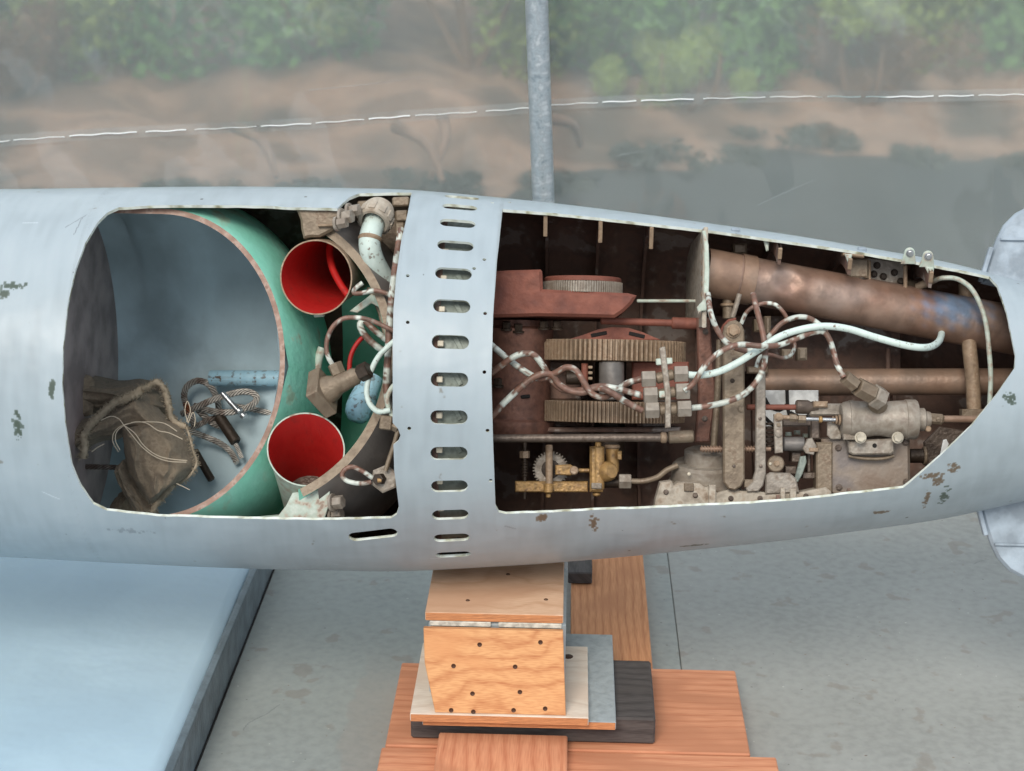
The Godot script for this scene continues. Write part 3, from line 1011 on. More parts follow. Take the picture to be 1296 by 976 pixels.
func make_left() -> void:
	# the two red cups
	var u := cup(at(400, 351, 0.14), at(474, 316, -0.12), 46 * sc(0.14), 48 * sc(0.14), 0.25, 0.8, "open_tube", "upper cup with a red lining and a red pipe in it")
	var mb := Mb.new()
	tube(mb, spline([at(421, 298, 0.06), at(417, 318, 0.065), at(421, 340, 0.085), at(431, 360, 0.10), at(441, 374, 0.112)], 0.003), 4.5 * sc(0.05), 12)
	put(u, "red_pipe", mb, M.red_paint)
	mb = Mb.new()
	box(mb, Transform3D(Basis(Vector3.BACK, 0.1), at(404, 399, 0.128)), Vector3(0.014, 0.005, 0.006), 0.001)
	put(u, "lip_tab", mb, M.cup_paint)
	var l := cup(at(387, 569, 0.178), at(393, 634, 0.068), 50 * sc(0.178), 47 * sc(0.178), -0.1, 0.74, "open_tube", "lower cup with a bare red lining")
	mb = Mb.new()
	tube(mb, spline([at(402, 526, 0.174), at(404, 545, 0.155), at(412, 562, 0.135), at(424, 572, 0.125)], 0.003), 1.2 * sc(0.1), 6)
	put(l, "seam", mb, M.red_paint)
	# brackets on the sawn rim
	mb = Mb.new()
	plate(mb, [[374, 263], [434, 264], [430, 280], [420, 292], [404, 300], [392, 300], [384, 302], [381, 290], [380, 278]], 0.135, 0.03, 0.003)
	part("upper_bracket", mb, M.dusty)
	mb = Mb.new()
	plate(mb, [[402, 284], [426, 283], [426, 286], [402, 287]], 0.142, 0.01)
	part("bracket_ledge", mb, M.dusty_light)
	mb = Mb.new()
	plate(mb, [[320, 656], [352, 653], [362, 640], [370, 624], [392, 622], [418, 616], [416, 640], [410, 658]], 0.176, 0.03, 0.0008)
	part("lower_bracket", mb, M.cup_paint)
	# hex bolts on the brackets
	for q in [[443, 276, 0.152, 9], [436, 284, 0.16, 7], [452, 268, 0.13, 8], [431, 637, 0.18, 9], [430, 652, 0.16, 8], [388, 652, 0.15, 6]]:
		mb = Mb.new()
		var p := at(q[0], q[1], q[2])
		bolt(mb, p - Vector3(0.012, 0, 0), Vector3(1, 0.15, 0.35), q[3] * sc(q[2]), 0.017)
		part("bracket_bolt", mb, M.grey_metal)
	# castle nut and the white elbow
	mb = Mb.new()
	var cn := at(476, 275, 0.11)
	var ax := Vector3(0.2, 0.62, -0.62).normalized()
	lathe(mb, [[-0.02, 0.0], [-0.02, 0.019], [-0.012, 0.0225], [0.004, 0.0235], [0.010, 0.0225], [0.012, 0.020], [0.012, 0.0165], [-0.006, 0.0165], [-0.006, 0.0]], axis_xf(cn, -ax), 36)
	var castle := part("castle_nut", mb, M.cast)
	for k in 10:
		mb = Mb.new()
		var f := axis_xf(cn, -ax)
		var a := TAU * k / 10
		box(mb, Transform3D(f.basis * Basis(Vector3.UP, -a), f * Vector3(cos(a) * 0.0232, 0.002, sin(a) * 0.0232)), Vector3(0.003, 0.014, 0.009), 0.001)
		put(castle, "lug", mb, M.cast)
	mb = Mb.new()
	tube(mb, spline([at(477, 272, 0.10), at(473, 285, 0.112), at(469, 297, 0.122), at(468, 312, 0.126), at(473, 330, 0.12), at(484, 350, 0.105), at(500, 372, 0.085), at(515, 392, 0.07)], 0.003), 14 * sc(0.12), 20)
	var elb := part("elbow_pipe", mb, M.mint, "thick white bent pipe below the castle nut")
	mb = Mb.new()
	lathe(mb, [[-0.003, 0.0], [-0.003, 0.0155], [0.0, 0.0168], [0.003, 0.0155], [0.003, 0.0]], axis_xf(at(468.5, 303, 0.124), at(468, 309, 0.126) - at(470, 297, 0.122)), 28)
	put(elb, "weld_bead", mb, M.dusty_light)
	# dark plates and blocks behind, at the top right
	mb = Mb.new()
	plate(mb, [[440, 246], [524, 246], [520, 300], [512, 350], [500, 420], [470, 330], [448, 290]], 0.02, 0.01, 0.002)
	part("back_plate", mb, M.dusty)
	for q in [[508, 256, 22, 12, 0.09], [509, 274, 16, 14, 0.1], [507, 291, 12, 18, 0.1], [460, 262, 14, 14, 0.08]]:
		mb = Mb.new()
		box(mb, Transform3D(Basis(Vector3.BACK, 0.06), at(q[0], q[1], q[4])), Vector3(q[2] * sc(0.1), q[3] * sc(0.1), 0.02), 0.002)
		part("edge_block", mb, M.dusty)
	mb = Mb.new()
	plate(mb, [[442, 394], [470, 372], [486, 380], [486, 392], [470, 384], [452, 396]], 0.12, 0.004)
	part("small_angle", mb, M.cup_paint)
	mb = Mb.new()
	plate(mb, [[464, 364], [484, 360], [500, 400], [496, 440], [486, 430], [478, 396]], 0.10, 0.006)
	part("brown_web", mb, M.dusty)
	# the square valve body
	mb = Mb.new()
	var d := Vector3(0.72, 0.36, 0.25).normalized()
	var vc := at(408, 497, 0.19)
	var sq := axis_xf(vc, d, Vector3(-0.35, 0.6, 0.4))
	box(mb, Transform3D(sq.basis * Basis(Vector3.UP, 0.12), vc), Vector3(0.050, 0.018, 0.046), 0.0016)
	var vb := part("valve_body", mb, M.dusty)
	mb = Mb.new()
	lathe(mb, [[0.008, 0.019], [0.016, 0.017], [0.026, 0.0125], [0.034, 0.0125], [0.04, 0.0115], [0.052, 0.0115], [0.056, 0.009], [0.07, 0.009], [0.07, 0.0]], sq, 28)
	put(vb, "neck", mb, M.dusty)
	mb = Mb.new()
	hexa(mb, sq * Vector3(0, 0.058, 0), sq * Vector3(0, 0.074, 0), 0.0115)
	put(vb, "dark_nut", mb, M.dark_metal)
	mb = Mb.new()
	box(mb, Transform3D(sq.basis, sq * Vector3(0.004, -0.011, 0.004)), Vector3(0.020, 0.006, 0.018), 0.001)
	put(vb, "face_block", mb, M.dark_metal)
	for q in [[-0.017, -0.014], [0.017, -0.014], [-0.017, 0.014], [0.017, 0.014]]:
		mb = Mb.new()
		cyl(mb, sq * Vector3(q[0], -0.0104, q[1]), sq * Vector3(q[0], -0.0095, q[1]), 0.0028, 10)
		put(vb, "bolt_hole", mb, M.black_hole)
	mb = Mb.new()
	var b0 := at(429, 474, 0.195)
	var b1 := at(423, 460, 0.195)
	hexa(mb, b0, b1, 0.0098, 0.2)
	put(vb, "branch_nut", mb, M.dusty)
	# tubes of the left window
	pipe("striped_tube", [[421, 462], [414, 448], [414, 430], [421, 414], [433, 404], [447, 402], [464, 404], [482, 411], [500, 420]], 0.195, 7.0, [0.02, 0.055, 0.012, 0.05], 10, null, 4)
	pipe("striped_tube", [[508, 290, -0.05], [503, 320, -0.03], [499, 350], [495, 385], [493, 415], [491, 450], [489, 480], [490, 500], [493, 520]], 0.185, 10.5, [0.022, 0.018], 12, null, 6)
	pipe("pale_tube", [[500, 448], [486, 444], [470, 433], [459, 420], [456, 410], [462, 404]], 0.12, 10.0, [0.03, 0.02, 0.03], 10, null, 8)
	pipe("pale_tube", [[500, 438], [486, 428], [472, 416], [462, 406]], 0.13, 9.0, [0.03, 0.02], 10, null, 9)
	pipe("red_hose", [[442, 474], [443, 456], [447, 443], [455, 431], [464, 424]], 0.10, 6.5, M.red_paint)
	pipe("mint_tube", [[504, 428], [492, 438], [478, 453], [468, 474], [464, 495], [468, 511], [479, 521], [494, 519]], 0.205, 7.5, M.mint, 12)
	pipe("grey_tube", [[502, 484], [494, 494], [490, 506], [494, 522], [502, 532]], 0.20, 7.0, M.cup_paint)
	pipe("striped_tube", [[459, 358], [450, 365], [448, 371], [458, 371], [474, 368], [488, 371], [504, 378]], 0.15, 7.0, [0.015, 0.012, 0.012, 0.03], 10, null, 12)
	pipe("bent_tube", [[478, 609], [470, 604], [458, 596], [446, 591], [437, 594], [433, 602], [440, 609], [456, 612], [470, 610]], 0.195, 7.0, [0.022, 0.05], 10, null, 13)
	pipe("brown_tube", [[505, 540], [499, 562], [493, 580], [488, 596]], 0.20, 6.5, M.dusty)
	pipe("green_tube", [[408, 440], [403, 455], [401, 470], [402, 486]], 0.07, 12.0, M.cup_paint)
	mb = Mb.new()
	var sp := SphereMesh.new()
	lathe(mb, [[-0.018, 0.0], [-0.016, 0.012], [-0.009, 0.0175], [0.0, 0.0195], [0.012, 0.0195], [0.03, 0.017], [0.05, 0.016]], axis_xf(at(455, 518, 0.1), Vector3(0.25, 0.8, -0.4)), 30, 60.0)
	part("blue_knob", mb, M.blue_paint)
	# the big hexagon with its plug
	mb = Mb.new()
	var hx := at(487, 606, 0.185)
	hexa(mb, hx - Vector3(0.0, 0.0, 0.006), hx + Vector3(0.0, 0.0, 0.006), 0.0185, 0.1)
	var big := part("hexagon_plate", mb, M.grey_metal)
	mb = Mb.new()
	hexa(mb, hx + Vector3(-0.004, 0.0, 0.005), hx + Vector3(-0.008, 0.0, 0.016), 0.0078, 0.4)
	put(big, "plug", mb, M.dark_metal)
	mb = Mb.new()
	tube(mb, spline([at(478, 608, 0.2), at(483, 608, 0.2)], 0.002), 3.2 * sc(0.2), 10)
	put(big, "collar", mb, M.brass)
	mb = Mb.new()
	box(mb, Transform3D(Basis(Vector3.BACK, -0.1), at(489, 535, 0.2)), Vector3(0.016, 0.018, 0.016), 0.0015)
	part("pipe_block", mb, M.dusty)
	nut(tor, "pipe_nut", at(497, 537, 0.2), at(505, 541, 0.2), 0.008, M.dusty)

func gear(c: Vector3, r: float, h: float, teeth: int, axis: Vector3, m: Material, called := "gear", root := 0.0075) -> MeshInstance3D:
	var p := PackedVector2Array()
	for k in teeth:
		for e in [[0.0, r - root], [0.3, r - root], [0.42, r], [0.78, r], [0.9, r - root]]:
			var a: float = TAU * (k + e[0]) / teeth
			p.append(Vector2(cos(a), sin(a)) * e[1])
	var mb := Mb.new()
	var y := axis.normalized()
	var x := y.cross(Vector3.BACK if absf(y.z) < 0.9 else Vector3.UP).normalized()
	prism(mb, p, h, Transform3D(Basis(x, y.cross(x), y), c + y * h * 0.5), 0.0007)
	return part(called, mb, m)

func rod(called: String, a: Vector3, b: Vector3, r: float, m: Material, parent: Node3D = null) -> MeshInstance3D:
	var mb := Mb.new()
	cyl(mb, a, b, r, 18)
	return put(parent if parent else tor, called, mb, m)

func slab(called: String, l: Array, z: float, depth: float, m: Material, bev := 0.0015, parent: Node3D = null) -> MeshInstance3D:
	var mb := Mb.new()
	plate(mb, l, z, depth, bev)
	return put(parent if parent else tor, called, mb, m)

func block(called: String, x0: float, y0: float, x1: float, y1: float, z: float, depth: float, m: Material, bev := 0.002, parent: Node3D = null) -> MeshInstance3D:
	return slab(called, [[x0, y0], [x1, y0], [x1, y1], [x0, y1]], z, depth, m, bev, parent)

func screw_at(parent: Node3D, px: float, py: float, z: float, r_px: float, m: Material, hexed := false) -> void:
	var mb := Mb.new()
	var p := at(px, py, z)
	var r := r_px * sc(z)
	if hexed:
		bolt(mb, p, Vector3.BACK, r, r * 1.1, rng.randf())
	else:
		lathe(mb, [[0.0, r], [r * 0.35, r * 0.92], [r * 0.5, r * 0.6], [r * 0.5, 0.0]], axis_xf(p, Vector3.BACK), 16)
		box(mb, Transform3D(Basis(Vector3.BACK, rng.randf() * 3.0), p + Vector3(0, 0, r * 0.5)), Vector3(r * 1.7, r * 0.25, r * 0.12), 0.0001)
	put(parent, "bolt" if hexed else "screw", mb, m)

func make_right() -> void:
	var mb := Mb.new()
	# ---- left part: the red-brown pan over the gears
	slab("rusty_pan", [[610, 344], [645, 342], [684, 341], [686, 343], [687, 366], [795, 371], [806, 374], [800, 384], [790, 394], [778, 402], [740, 401], [680, 400], [610, 402]], 0.10, 0.17, M.rust, 0.004)
	var cg := at(740, 356, 0.02)
	var ringg := gear(Vector3(at(738, 362, 0.10).x, at(738, 362, 0.1).y, 0.045), 0.055, 0.016, 96, Vector3.UP, M.grey_metal, "ring_gear", 0.0025)
	mb = Mb.new()
	lathe(mb, [[0.006, 0.0], [0.006, 0.053], [0.010, 0.0535], [0.0125, 0.051], [0.0125, 0.0]], axis_xf(Vector3(at(738, 360, 0.10).x, at(738, 360, 0.1).y, 0.045), Vector3.UP), 60)
	put(ringg, "rim", mb, M.rust)
	# dark housing on the left
	mb = Mb.new()
	var hc := Vector3(at(652, 480, 0.03).x, 0, 0.02)
	var ya := at(652, 404, 0.09).y
	var yb := at(652, 552, 0.09).y
	lathe(mb, [[yb, 0.0], [yb, 0.052], [yb + 0.008, 0.056], [yb + 0.018, 0.056], [yb + 0.022, 0.05], [ya - 0.03, 0.048], [ya - 0.022, 0.052], [ya - 0.012, 0.052], [ya - 0.008, 0.044], [ya, 0.044], [ya, 0.0]], Transform3D(Basis(), hc), 48)
	var housing := part("gear_housing", mb, M.rust_dark)
	for q in [[641, 418], [656, 421], [688, 417], [705, 417], [630, 490]]:
		mb = Mb.new()
		bolt(mb, at(q[0], q[1], 0.07), Vector3(0, 1, 0.2), 0.006, 0.012)
		put(housing, "bolt", mb, M.dark_metal)
	mb = Mb.new()
	box(mb, xform(at(665, 502, 0.067), Vector3(0, 0, 8)), Vector3(0.013, 0.005, 0.006), 0.002)
	put(housing, "slot", mb, M.black_hole)
	# the two wide gears, on upright shafts
	var gx := at(776, 443, 0.10).x
	var g1 := gear(Vector3(gx, at(776, 443, 0.10).y, 0.0), 0.1045, 27 * sc(0.1), 92, Vector3.UP, M.dusty_light, "upper_gear", 0.008)
	var g2 := gear(Vector3(gx, at(776, 522, 0.10).y, 0.0), 0.1045, 27 * sc(0.1), 118, Vector3.UP, M.dusty_light, "lower_gear", 0.006)
	rod("gear_shaft", Vector3(gx, at(0, 405, 0.0).y, 0), Vector3(gx, at(0, 560, 0.0).y, 0), 0.022, M.dark_metal)
	# spider above the upper gear
	slab("gear_spider", [[718, 430], [738, 424], [757, 417], [775, 414], [795, 415], [812, 420], [826, 426], [836, 430]], 0.06, 0.03, M.rust, 0.004)
	mb = Mb.new()
	for q in [[758, 423, 0.010], [806, 424, 0.010]]:
		var p := at(q[0], q[1], 0.0605)
		mb = Mb.new()
		box(mb, xform(p, Vector3(0, 0, 12 if q[0] < 780 else -12)), Vector3(0.022, 0.005, 0.002), 0.0008)
		part("spider_opening", mb, M.black_hole)
	# between the gears
	mb = Mb.new()
	cyl(mb, at(774, 458, 0.085), at(774, 506, 0.085), 16 * sc(0.085), 28)
	part("worm_drum", mb, M.smoke_metal)
	mb = Mb.new()
	for k in 3:
		box(mb, xform(at(747, 465 + k * 7, 0.09)), Vector3(0.006, 0.004, 0.02), 0.001)
	part("pinion_teeth", mb, M.dusty_light)
	block("pinion_block", 736, 460, 744, 490, 0.085, 0.03, M.rust)
	block("cross_web", 690, 458, 735, 506, 0.0, 0.02, M.hull_inside)
	block("cross_web", 800, 458, 872, 506, 0.06, 0.02, M.rust)
	rod("small_shaft", at(716, 478, 0.06), at(738, 478, 0.06), 9 * sc(0.06), M.dark_metal)
	# long rods
	var r1 := rod("upper_rod", at(760, 406, 0.06), at(852, 409, 0.06), 4.5 * sc(0.06), M.rust)
	rod("thick_end", at(850, 409, 0.06), at(893, 410, 0.06), 7.5 * sc(0.06), M.rust, r1)
	var r2 := rod("lower_rod", at(612, 555, 0.12), at(846, 554, 0.12), 5.2 * sc(0.12), M.dusty_dark)
	rod("thick_end", at(846, 553.5, 0.12), at(878, 552, 0.12), 8.0 * sc(0.12), M.dusty, r2)
	rod("collar", at(836, 554, 0.12), at(844, 554, 0.12), 7.0 * sc(0.12), M.dusty_light, r2)
	rod("spacer_rod", at(806, 381, 0.02), at(882, 381, 0.02), 2.2 * sc(0.02), M.cup_paint)
	block("stiffener", 690, 541, 862, 547, 0.05, 0.06, M.hull_inside)
	# the pipe manifold: a bar with three straight unions
	var bar := slab("manifold_bar", [[834.5, 441], [838, 439], [842, 439], [849, 498], [849, 541], [842, 542], [842, 500]], 0.178, 0.012, M.grey_metal, 0.0012)
	var un := 0
	for q in [[821, 480, 862, 473], [823.5, 500.5, 864, 495], [825.5, 519.5, 866, 517]]:
		var a := at(q[0] - 9, q[1], 0.165)
		var b := at(q[0] + 9, q[1] - 0.6, 0.165)
		nut(bar, "union_nut", a, b, 11.3 * sc(0.165), M.dusty_grey, 0.52)
		var c := at(q[2] - 9, q[3] + 0.6, 0.165)
		var d := at(q[2] + 9, q[3], 0.165)
		nut(bar, "union_nut", c, d, 11.3 * sc(0.165), M.dusty_grey, 0.52)
		rod("union_body", b, c, 7.0 * sc(0.165), M.dusty, bar)
	for q in [[835, 458], [848, 457], [839, 499]]:
		mb = Mb.new()
		box(mb, xform(at(q[0] - 1, q[1], 0.172), Vector3(0, 0, 5)), Vector3(0.008, 0.0085, 0.008), 0.001)
		put(bar, "square_bolt", mb, M.cup_paint)
	# tubes that come from the left
	pipe("striped_tube", [[606, 538], [622, 527], [640, 508, 0.002], [664, 486, 0.004], [681, 475, 0.004], [697, 474], [707, 486, -0.004], [720, 494, -0.004], [737, 497, -0.002], [755, 491], [770, 495, 0.008], [794, 510, 0.004], [813, 519.5]], 0.165, 9.5, [0.016, 0.03, 0.02, 0.2, 0.004, 0.2], 12, null, 21)
	pipe("striped_tube", [[606, 481], [622, 472], [645, 455, 0.006], [660, 448, 0.006], [675, 449, 0.004], [688, 464, 0.002], [697, 480, -0.008], [712, 493, -0.008], [735, 494, -0.006], [758, 489, -0.002], [776, 491], [796, 496], [812, 500.5]], 0.165, 9.0, [0.004, 0.04, 0.022, 0.016, 0.022, 0.1, 0.02, 0.016], 12, null, 23)
	pipe("striped_tube", [[606, 424], [622, 437], [650, 460], [676, 477], [688, 479, 0.002], [703, 472, 0.008], [717, 465, 0.012], [729, 469, 0.012], [739, 484, 0.012], [749, 498, 0.01], [763, 503, 0.004], [778, 496, -0.002], [794, 485], [812, 480]], 0.158, 9.0, [0.1, 0.16, 0.03, 0.05], 12, null, 25)
	# and run on to the right
	pipe("mint_tube", [[868, 474], [885, 475], [908, 471], [932, 460], [958, 444], [985, 427, 0.004], [1010, 418], [1040, 413], [1072, 416], [1108, 427], [1145, 437], [1170, 440, -0.01], [1184, 436, -0.05], [1191, 426, -0.12], [1193, 405, -0.2]], 0.168, 9.5, M.mint, 14)
	pipe("striped_tube", [[866, 495], [878, 485], [890, 466, 0.006], [904, 451, 0.008], [920, 441, 0.008], [938, 436, 0.006], [962, 438, 0.012], [985, 437], [1005, 430, -0.008], [1025, 422, -0.012], [1042, 420, -0.014], [1050, 430, -0.012], [1055, 445, -0.01], [1059, 460, -0.006], [1068, 478]], 0.176, 8.0, [0.006, 0.02, 0.012, 0.016], 12, null, 31)
	pipe("striped_tube", [[870, 517], [895, 514], [918, 509], [940, 500], [956, 485], [966, 466], [968.5, 446], [966, 424, -0.004], [960, 400, -0.01], [953, 372, -0.03]], 0.158, 8.6, [0.018, 0.008, 0.024, 0.012, 0.02, 0.01, 0.012, 0.014, 0.006, 0.2], 12, null, 33)
	pipe("striped_tube", [[896, 372, -0.03], [899, 394], [906, 414], [916, 430], [928, 439, 0.004], [944, 444], [958, 443], [972, 440, -0.004]], 0.155, 8.0, [0.02, 0.018, 0.024, 0.02], 12, null, 35)
	pipe("striped_tube", [[966, 436, -0.004], [977, 422], [990, 409], [1006, 402], [1022, 402], [1036, 410], [1046, 420]], 0.14, 7.5, [0.02, 0.03, 0.028, 0.012], 12, null, 37)
	pipe("back_tube", [[938, 410], [946, 394], [962, 385], [980, 385], [992, 396], [998, 408]], 0.09, 6.0, [0.015, 0.03], 10, null, 39)
	pipe("back_tube", [[957, 465], [962, 452], [975, 449], [990, 453], [1001, 449], [1006, 438], [1003, 430]], 0.12, 5.5, [0.02, 0.04], 10, null, 41)
	pipe("back_tube", [[936, 372], [932, 386], [927, 402]], 0.08, 7.0, M.grey_metal)
	pipe("thin_tube", [[1180, 356, -0.03], [1193, 352], [1211, 353], [1228, 364], [1240, 384], [1248, 410], [1252, 445], [1254, 480], [1252, 520]], 0.06, 6.5, M.cup_paint, 12)
	pipe("standpipe", [[1222, 360, -0.03], [1224, 400, -0.02], [1227, 440], [1231, 480], [1233, 525]], 0.02, 19.0, M.dusty_light, 16)
	# ---- the flanged plate and the big copper pipe
	var x0 := at(885, 340, 0.06).x
	mb = Mb.new()
	var web := PackedVector2Array()
	for q in [[0.212, -0.12], [0.205, 0.06], [0.19, 0.112], [0.17, 0.13], [0.10, 0.13], [0.085, 0.10], [0.078, -0.12]]:
		web.append(Vector2(q[1], q[0]))
	prism(mb, web, 0.006, Transform3D(Basis(Vector3.UP, 0.02) * Basis(Vector3(0, 0, -1), Vector3.UP, Vector3.RIGHT), Vector3(x0 + 0.004, 0, 0)), 0.001)
	var flange := part("flange_plate", mb, M.cast)
	slab("front_lip", [[889, 292], [893, 292], [897, 310], [898, 340], [897, 375], [894, 393], [888, 394], [884, 397], [882, 389], [890, 380], [892, 340], [891, 310]], 0.125, 0.006, M.cup_paint, 0.001, flange)
	for k in 8:
		mb = Mb.new()
		bolt(mb, Vector3(x0 + 0.0055, 0.195 - k * 0.0145, 0.11 - absf(k - 3.5) * 0.004), Vector3.LEFT, 0.0042, 0.006)
		put(flange, "bolt", mb, M.dusty_light)
	# copper pipe with a dent and a blue stain
	var ca := at(892, 344, 0.045)
	var cb := at(1300, 421, -0.005)
	mb = Mb.new()
	var fr := axis_xf(ca, cb - ca)
	var L := ca.distance_to(cb)
	var segs := 64
	var fn := FastNoiseLite.new()
	fn.seed = 60; fn.frequency = 9.0; fn.fractal_octaves = 4
	var rows := 220
	var dent := at(1000, 355, 0.08)
	var dent2 := at(1012, 366, 0.08)
	var stain := at(1212, 388, 0.03)
	for i in rows + 1:
		var t := L * i / rows
		var r := lerpf(29.5 * sc(0.045), 31.0 * sc(0.0), float(i) / rows)
		for k in segs:
			var a := TAU * k / segs
			var p := fr * Vector3(cos(a) * r, t, sin(a) * r)
			var rad := fr.basis * Vector3(cos(a), 0, sin(a))
			var d1 := p.distance_to(dent)
			if d1 < 0.05 and rad.z > 0.2:
				p -= rad * 0.0105 * exp(-pow(d1 / 0.015, 2.0))
				p -= rad * 0.005 * exp(-pow(p.distance_to(dent2) / 0.02, 2.0))
				p += rad * 0.0022 * exp(-pow((d1 - 0.026) / 0.008, 2.0))
			var nz := fn.get_noise_3dv(p)
			var col := lin(164, 138, 122).lerp(lin(142, 108, 90), clampf(nz * 1.2 + 0.35, 0.0, 1.0)).lerp(lin(166, 156, 150), clampf(fn.get_noise_3dv(p * 0.6 + Vector3.ONE) * 1.1, 0.0, 0.5))
			var ds := (p - stain) / Vector3(2.0, 1.1, 1.8)
			var q := ds.length() + 0.004 * sin(p.x * 330.0) + 0.004 * sin(p.y * 410.0 + p.x * 200.0)
			col = col.lerp(lin(92, 140, 180), 0.65 * smoothstep(0.036, 0.004, q))
			mb.vert(p, rad, Vector2(t, a), col)
	for i in rows:
		for k in segs:
			var k2 := (k + 1) % segs
			mb.quad(i * segs + k, i * segs + k2, (i + 1) * segs + k2, (i + 1) * segs + k)
	for i in rows + 1:
		for k in segs:
			var ee := mb.v[i * segs + (k + 1) % segs] - mb.v[i * segs + (k + segs - 1) % segs]
			var g := mb.v[min(i + 1, rows) * segs + k] - mb.v[max(i - 1, 0) * segs + k]
			var nn := ee.cross(g).normalized()
			mb.n[i * segs + k] = nn if nn.dot(mb.n[i * segs + k]) > 0.0 else -nn
	var cp := part("copper_pipe", mb, M.copper_blue, "fat copper exhaust pipe with a dent and a blue stain")
	for q in [[0.0, 0.045, 0.0010], [0.0475, 0.067, 0.0026]]:
		mb = Mb.new()
		var r := 29.5 * sc(0.045)
		lathe(mb, [[q[0], r - 0.001], [q[0], r + q[2]], [q[1], r + q[2] - 0.0004], [q[1], r - 0.001]], fr, 48)
		put(cp, "collar", mb, M.copper)
	# ---- second pipe, lower
	var sp := rod("exhaust_branch", at(958, 484, -0.03), at(1300, 483, -0.03), 17.0 * sc(-0.03), M.copper)
	block("pipe_clip", 946, 464, 972, 473, 0.0, 0.02, M.dusty, 0.002)
	# ---- upright bars and levers
	slab("rusty_bar", [[882, 402], [898, 402], [901, 440], [906, 500], [898, 560], [880, 560], [884, 500]], 0.075, 0.02, M.rust_dark, 0.002)
	pipe("upright_tube", [[911, 430], [908, 500], [903, 570]], 0.085, 9.0, M.dusty)
	var lev := slab("lever_plate", [[915, 424], [917, 413], [923, 407], [931, 405], [938, 409], [942, 418], [942.5, 430], [942.5, 607], [938, 616], [930, 621], [922, 619], [916, 611], [915.5, 600]], 0.125, 0.016, M.dusty, 0.002)
	screw_at(lev, 928, 419, 0.126, 6.5, M.dusty_light, true)
	screw_at(lev, 938, 518, 0.126, 4.0, M.dusty, false)
	screw_at(lev, 927, 482, 0.125, 3.0, M.dark_metal, false)
	slab("lever_shoulder", [[910, 420], [916, 410], [922, 404], [932, 402], [930, 430], [912, 432]], 0.10, 0.014, M.rust)
	var lev2 := slab("thin_lever", [[957, 478], [969, 466], [969.5, 600], [966, 615], [960, 622], [946, 623], [944, 618], [952, 610], [956, 596]], 0.12, 0.01, M.dusty_grey, 0.0015)
	rod("spring_rod", at(886, 568.5, 0.10), at(976, 568.5, 0.10), 3.0 * sc(0.1), M.copper)
	for s in [[888, 914], [943, 955]]:
		mb = Mb.new()
		var coil := []
		var x: float = s[0]
		var a := 0.0
		while x < s[1]:
			coil.append(at(x, 568.5, 0.10) + Vector3(0, cos(a), sin(a)) * 3.6 * sc(0.1))
			a += 0.6; x += 0.36
		tube(mb, coil, 1.1 * sc(0.1), 6)
		part("coil_spring", mb, M.copper)
	# ---- brass valve gear, lower left
	var brass := block("brass_rail", 652, 609.5, 744, 623, 0.075, 0.02, M.brass, 0.0015)
	var wheel := gear(at(697, 594, 0.062), 23 * sc(0.062), 0.006, 34, Vector3.BACK, M.grey_metal, "spur_wheel", 0.003)
	mb = Mb.new()
	lathe(mb, [[0.0, 0.013], [0.004, 0.012], [0.005, 0.006], [0.005, 0.0]], axis_xf(at(697, 594, 0.064), Vector3.BACK), 24)
	put(wheel, "hub", mb, M.dark_metal)
	var post := rod("brass_post", at(695, 563, 0.085), at(695, 622, 0.085), 4.6 * sc(0.085), M.dusty_light, brass)
	rod("post_foot", at(694, 612, 0.088), at(694, 624, 0.088), 6.0 * sc(0.085), M.brass, brass)
	rod("foot_nut", at(694, 624, 0.085), at(694, 630, 0.085), 3.2 * sc(0.085), M.brass, brass)
	slab("slide_arm", [[703, 589], [722, 588], [726, 591], [726, 600], [722, 602], [703, 601]], 0.09, 0.012, M.brass, 0.0015, brass)
	mb = Mb.new()
	cyl(mb, at(726.5, 595.5, 0.085), at(726.5, 595.5, 0.1), 5.6 * sc(0.09), 20)
	put(brass, "arm_pin", mb, M.dusty_light)
	rod("bright_stem", at(732, 595.5, 0.08), at(746, 595.5, 0.08), 2.6 * sc(0.08), M.brass, brass)
	for k in 6:
		mb = Mb.new()
		cyl(mb, at(664, 583 + k * 3.6, 0.07), at(664, 585 + k * 3.6, 0.07), (4.4 - 0.25 * (k % 2)) * sc(0.07), 16)
		put(brass, "spring_coil", mb, M.dark_metal)
	nut(brass, "stem_nut", at(664, 571, 0.07), at(664, 580, 0.07), 6.5 * sc(0.07), M.dusty_light)
	rod("stem", at(664, 560, 0.07), at(664, 632, 0.07), 2.5 * sc(0.07), M.dark_metal, brass)
	var bv := block("brass_valve", 746.5, 566, 763, 623, 0.092, 0.034, M.brass, 0.003)
	rod("valve_barrel", at(757, 565, 0.085), at(757, 620, 0.085), 8.0 * sc(0.085), M.brass, bv)
	rod("side_barrel", at(775, 566, 0.06), at(775, 598, 0.06), 8.5 * sc(0.06), M.brass, bv)
	rod("barrel_cap", at(775, 563, 0.06), at(775, 568, 0.06), 10.0 * sc(0.06), M.dusty_light, bv)
	block("square_lug", 781, 571, 787, 582, 0.075, 0.012, M.brass, 0.001, bv)
	mb = Mb.new()
	lathe(mb, [[0.0, 0.014], [0.008, 0.012], [0.012, 0.009], [0.012, 0.0]], axis_xf(at(768, 597, 0.085), Vector3(0.55, 0.1, 0.8)), 24)
	put(bv, "boss", mb, M.brass)
	mb = Mb.new()
	box(mb, xform(at(755, 615, 0.093)), Vector3(0.014, 0.008, 0.004), 0.0015)
	put(bv, "worn_pad", mb, M.grey_metal)
	rod("bottom_nut", at(755, 623, 0.08), at(755, 628, 0.08), 5.0 * sc(0.08), M.brass, bv)
	rod("top_nut", at(757, 560, 0.08), at(757, 566, 0.08), 4.0 * sc(0.08), M.brass, bv)
	rod("lower_stub", at(762, 611, 0.07), at(784, 611, 0.07), 6.5 * sc(0.07), M.dark_metal, bv)
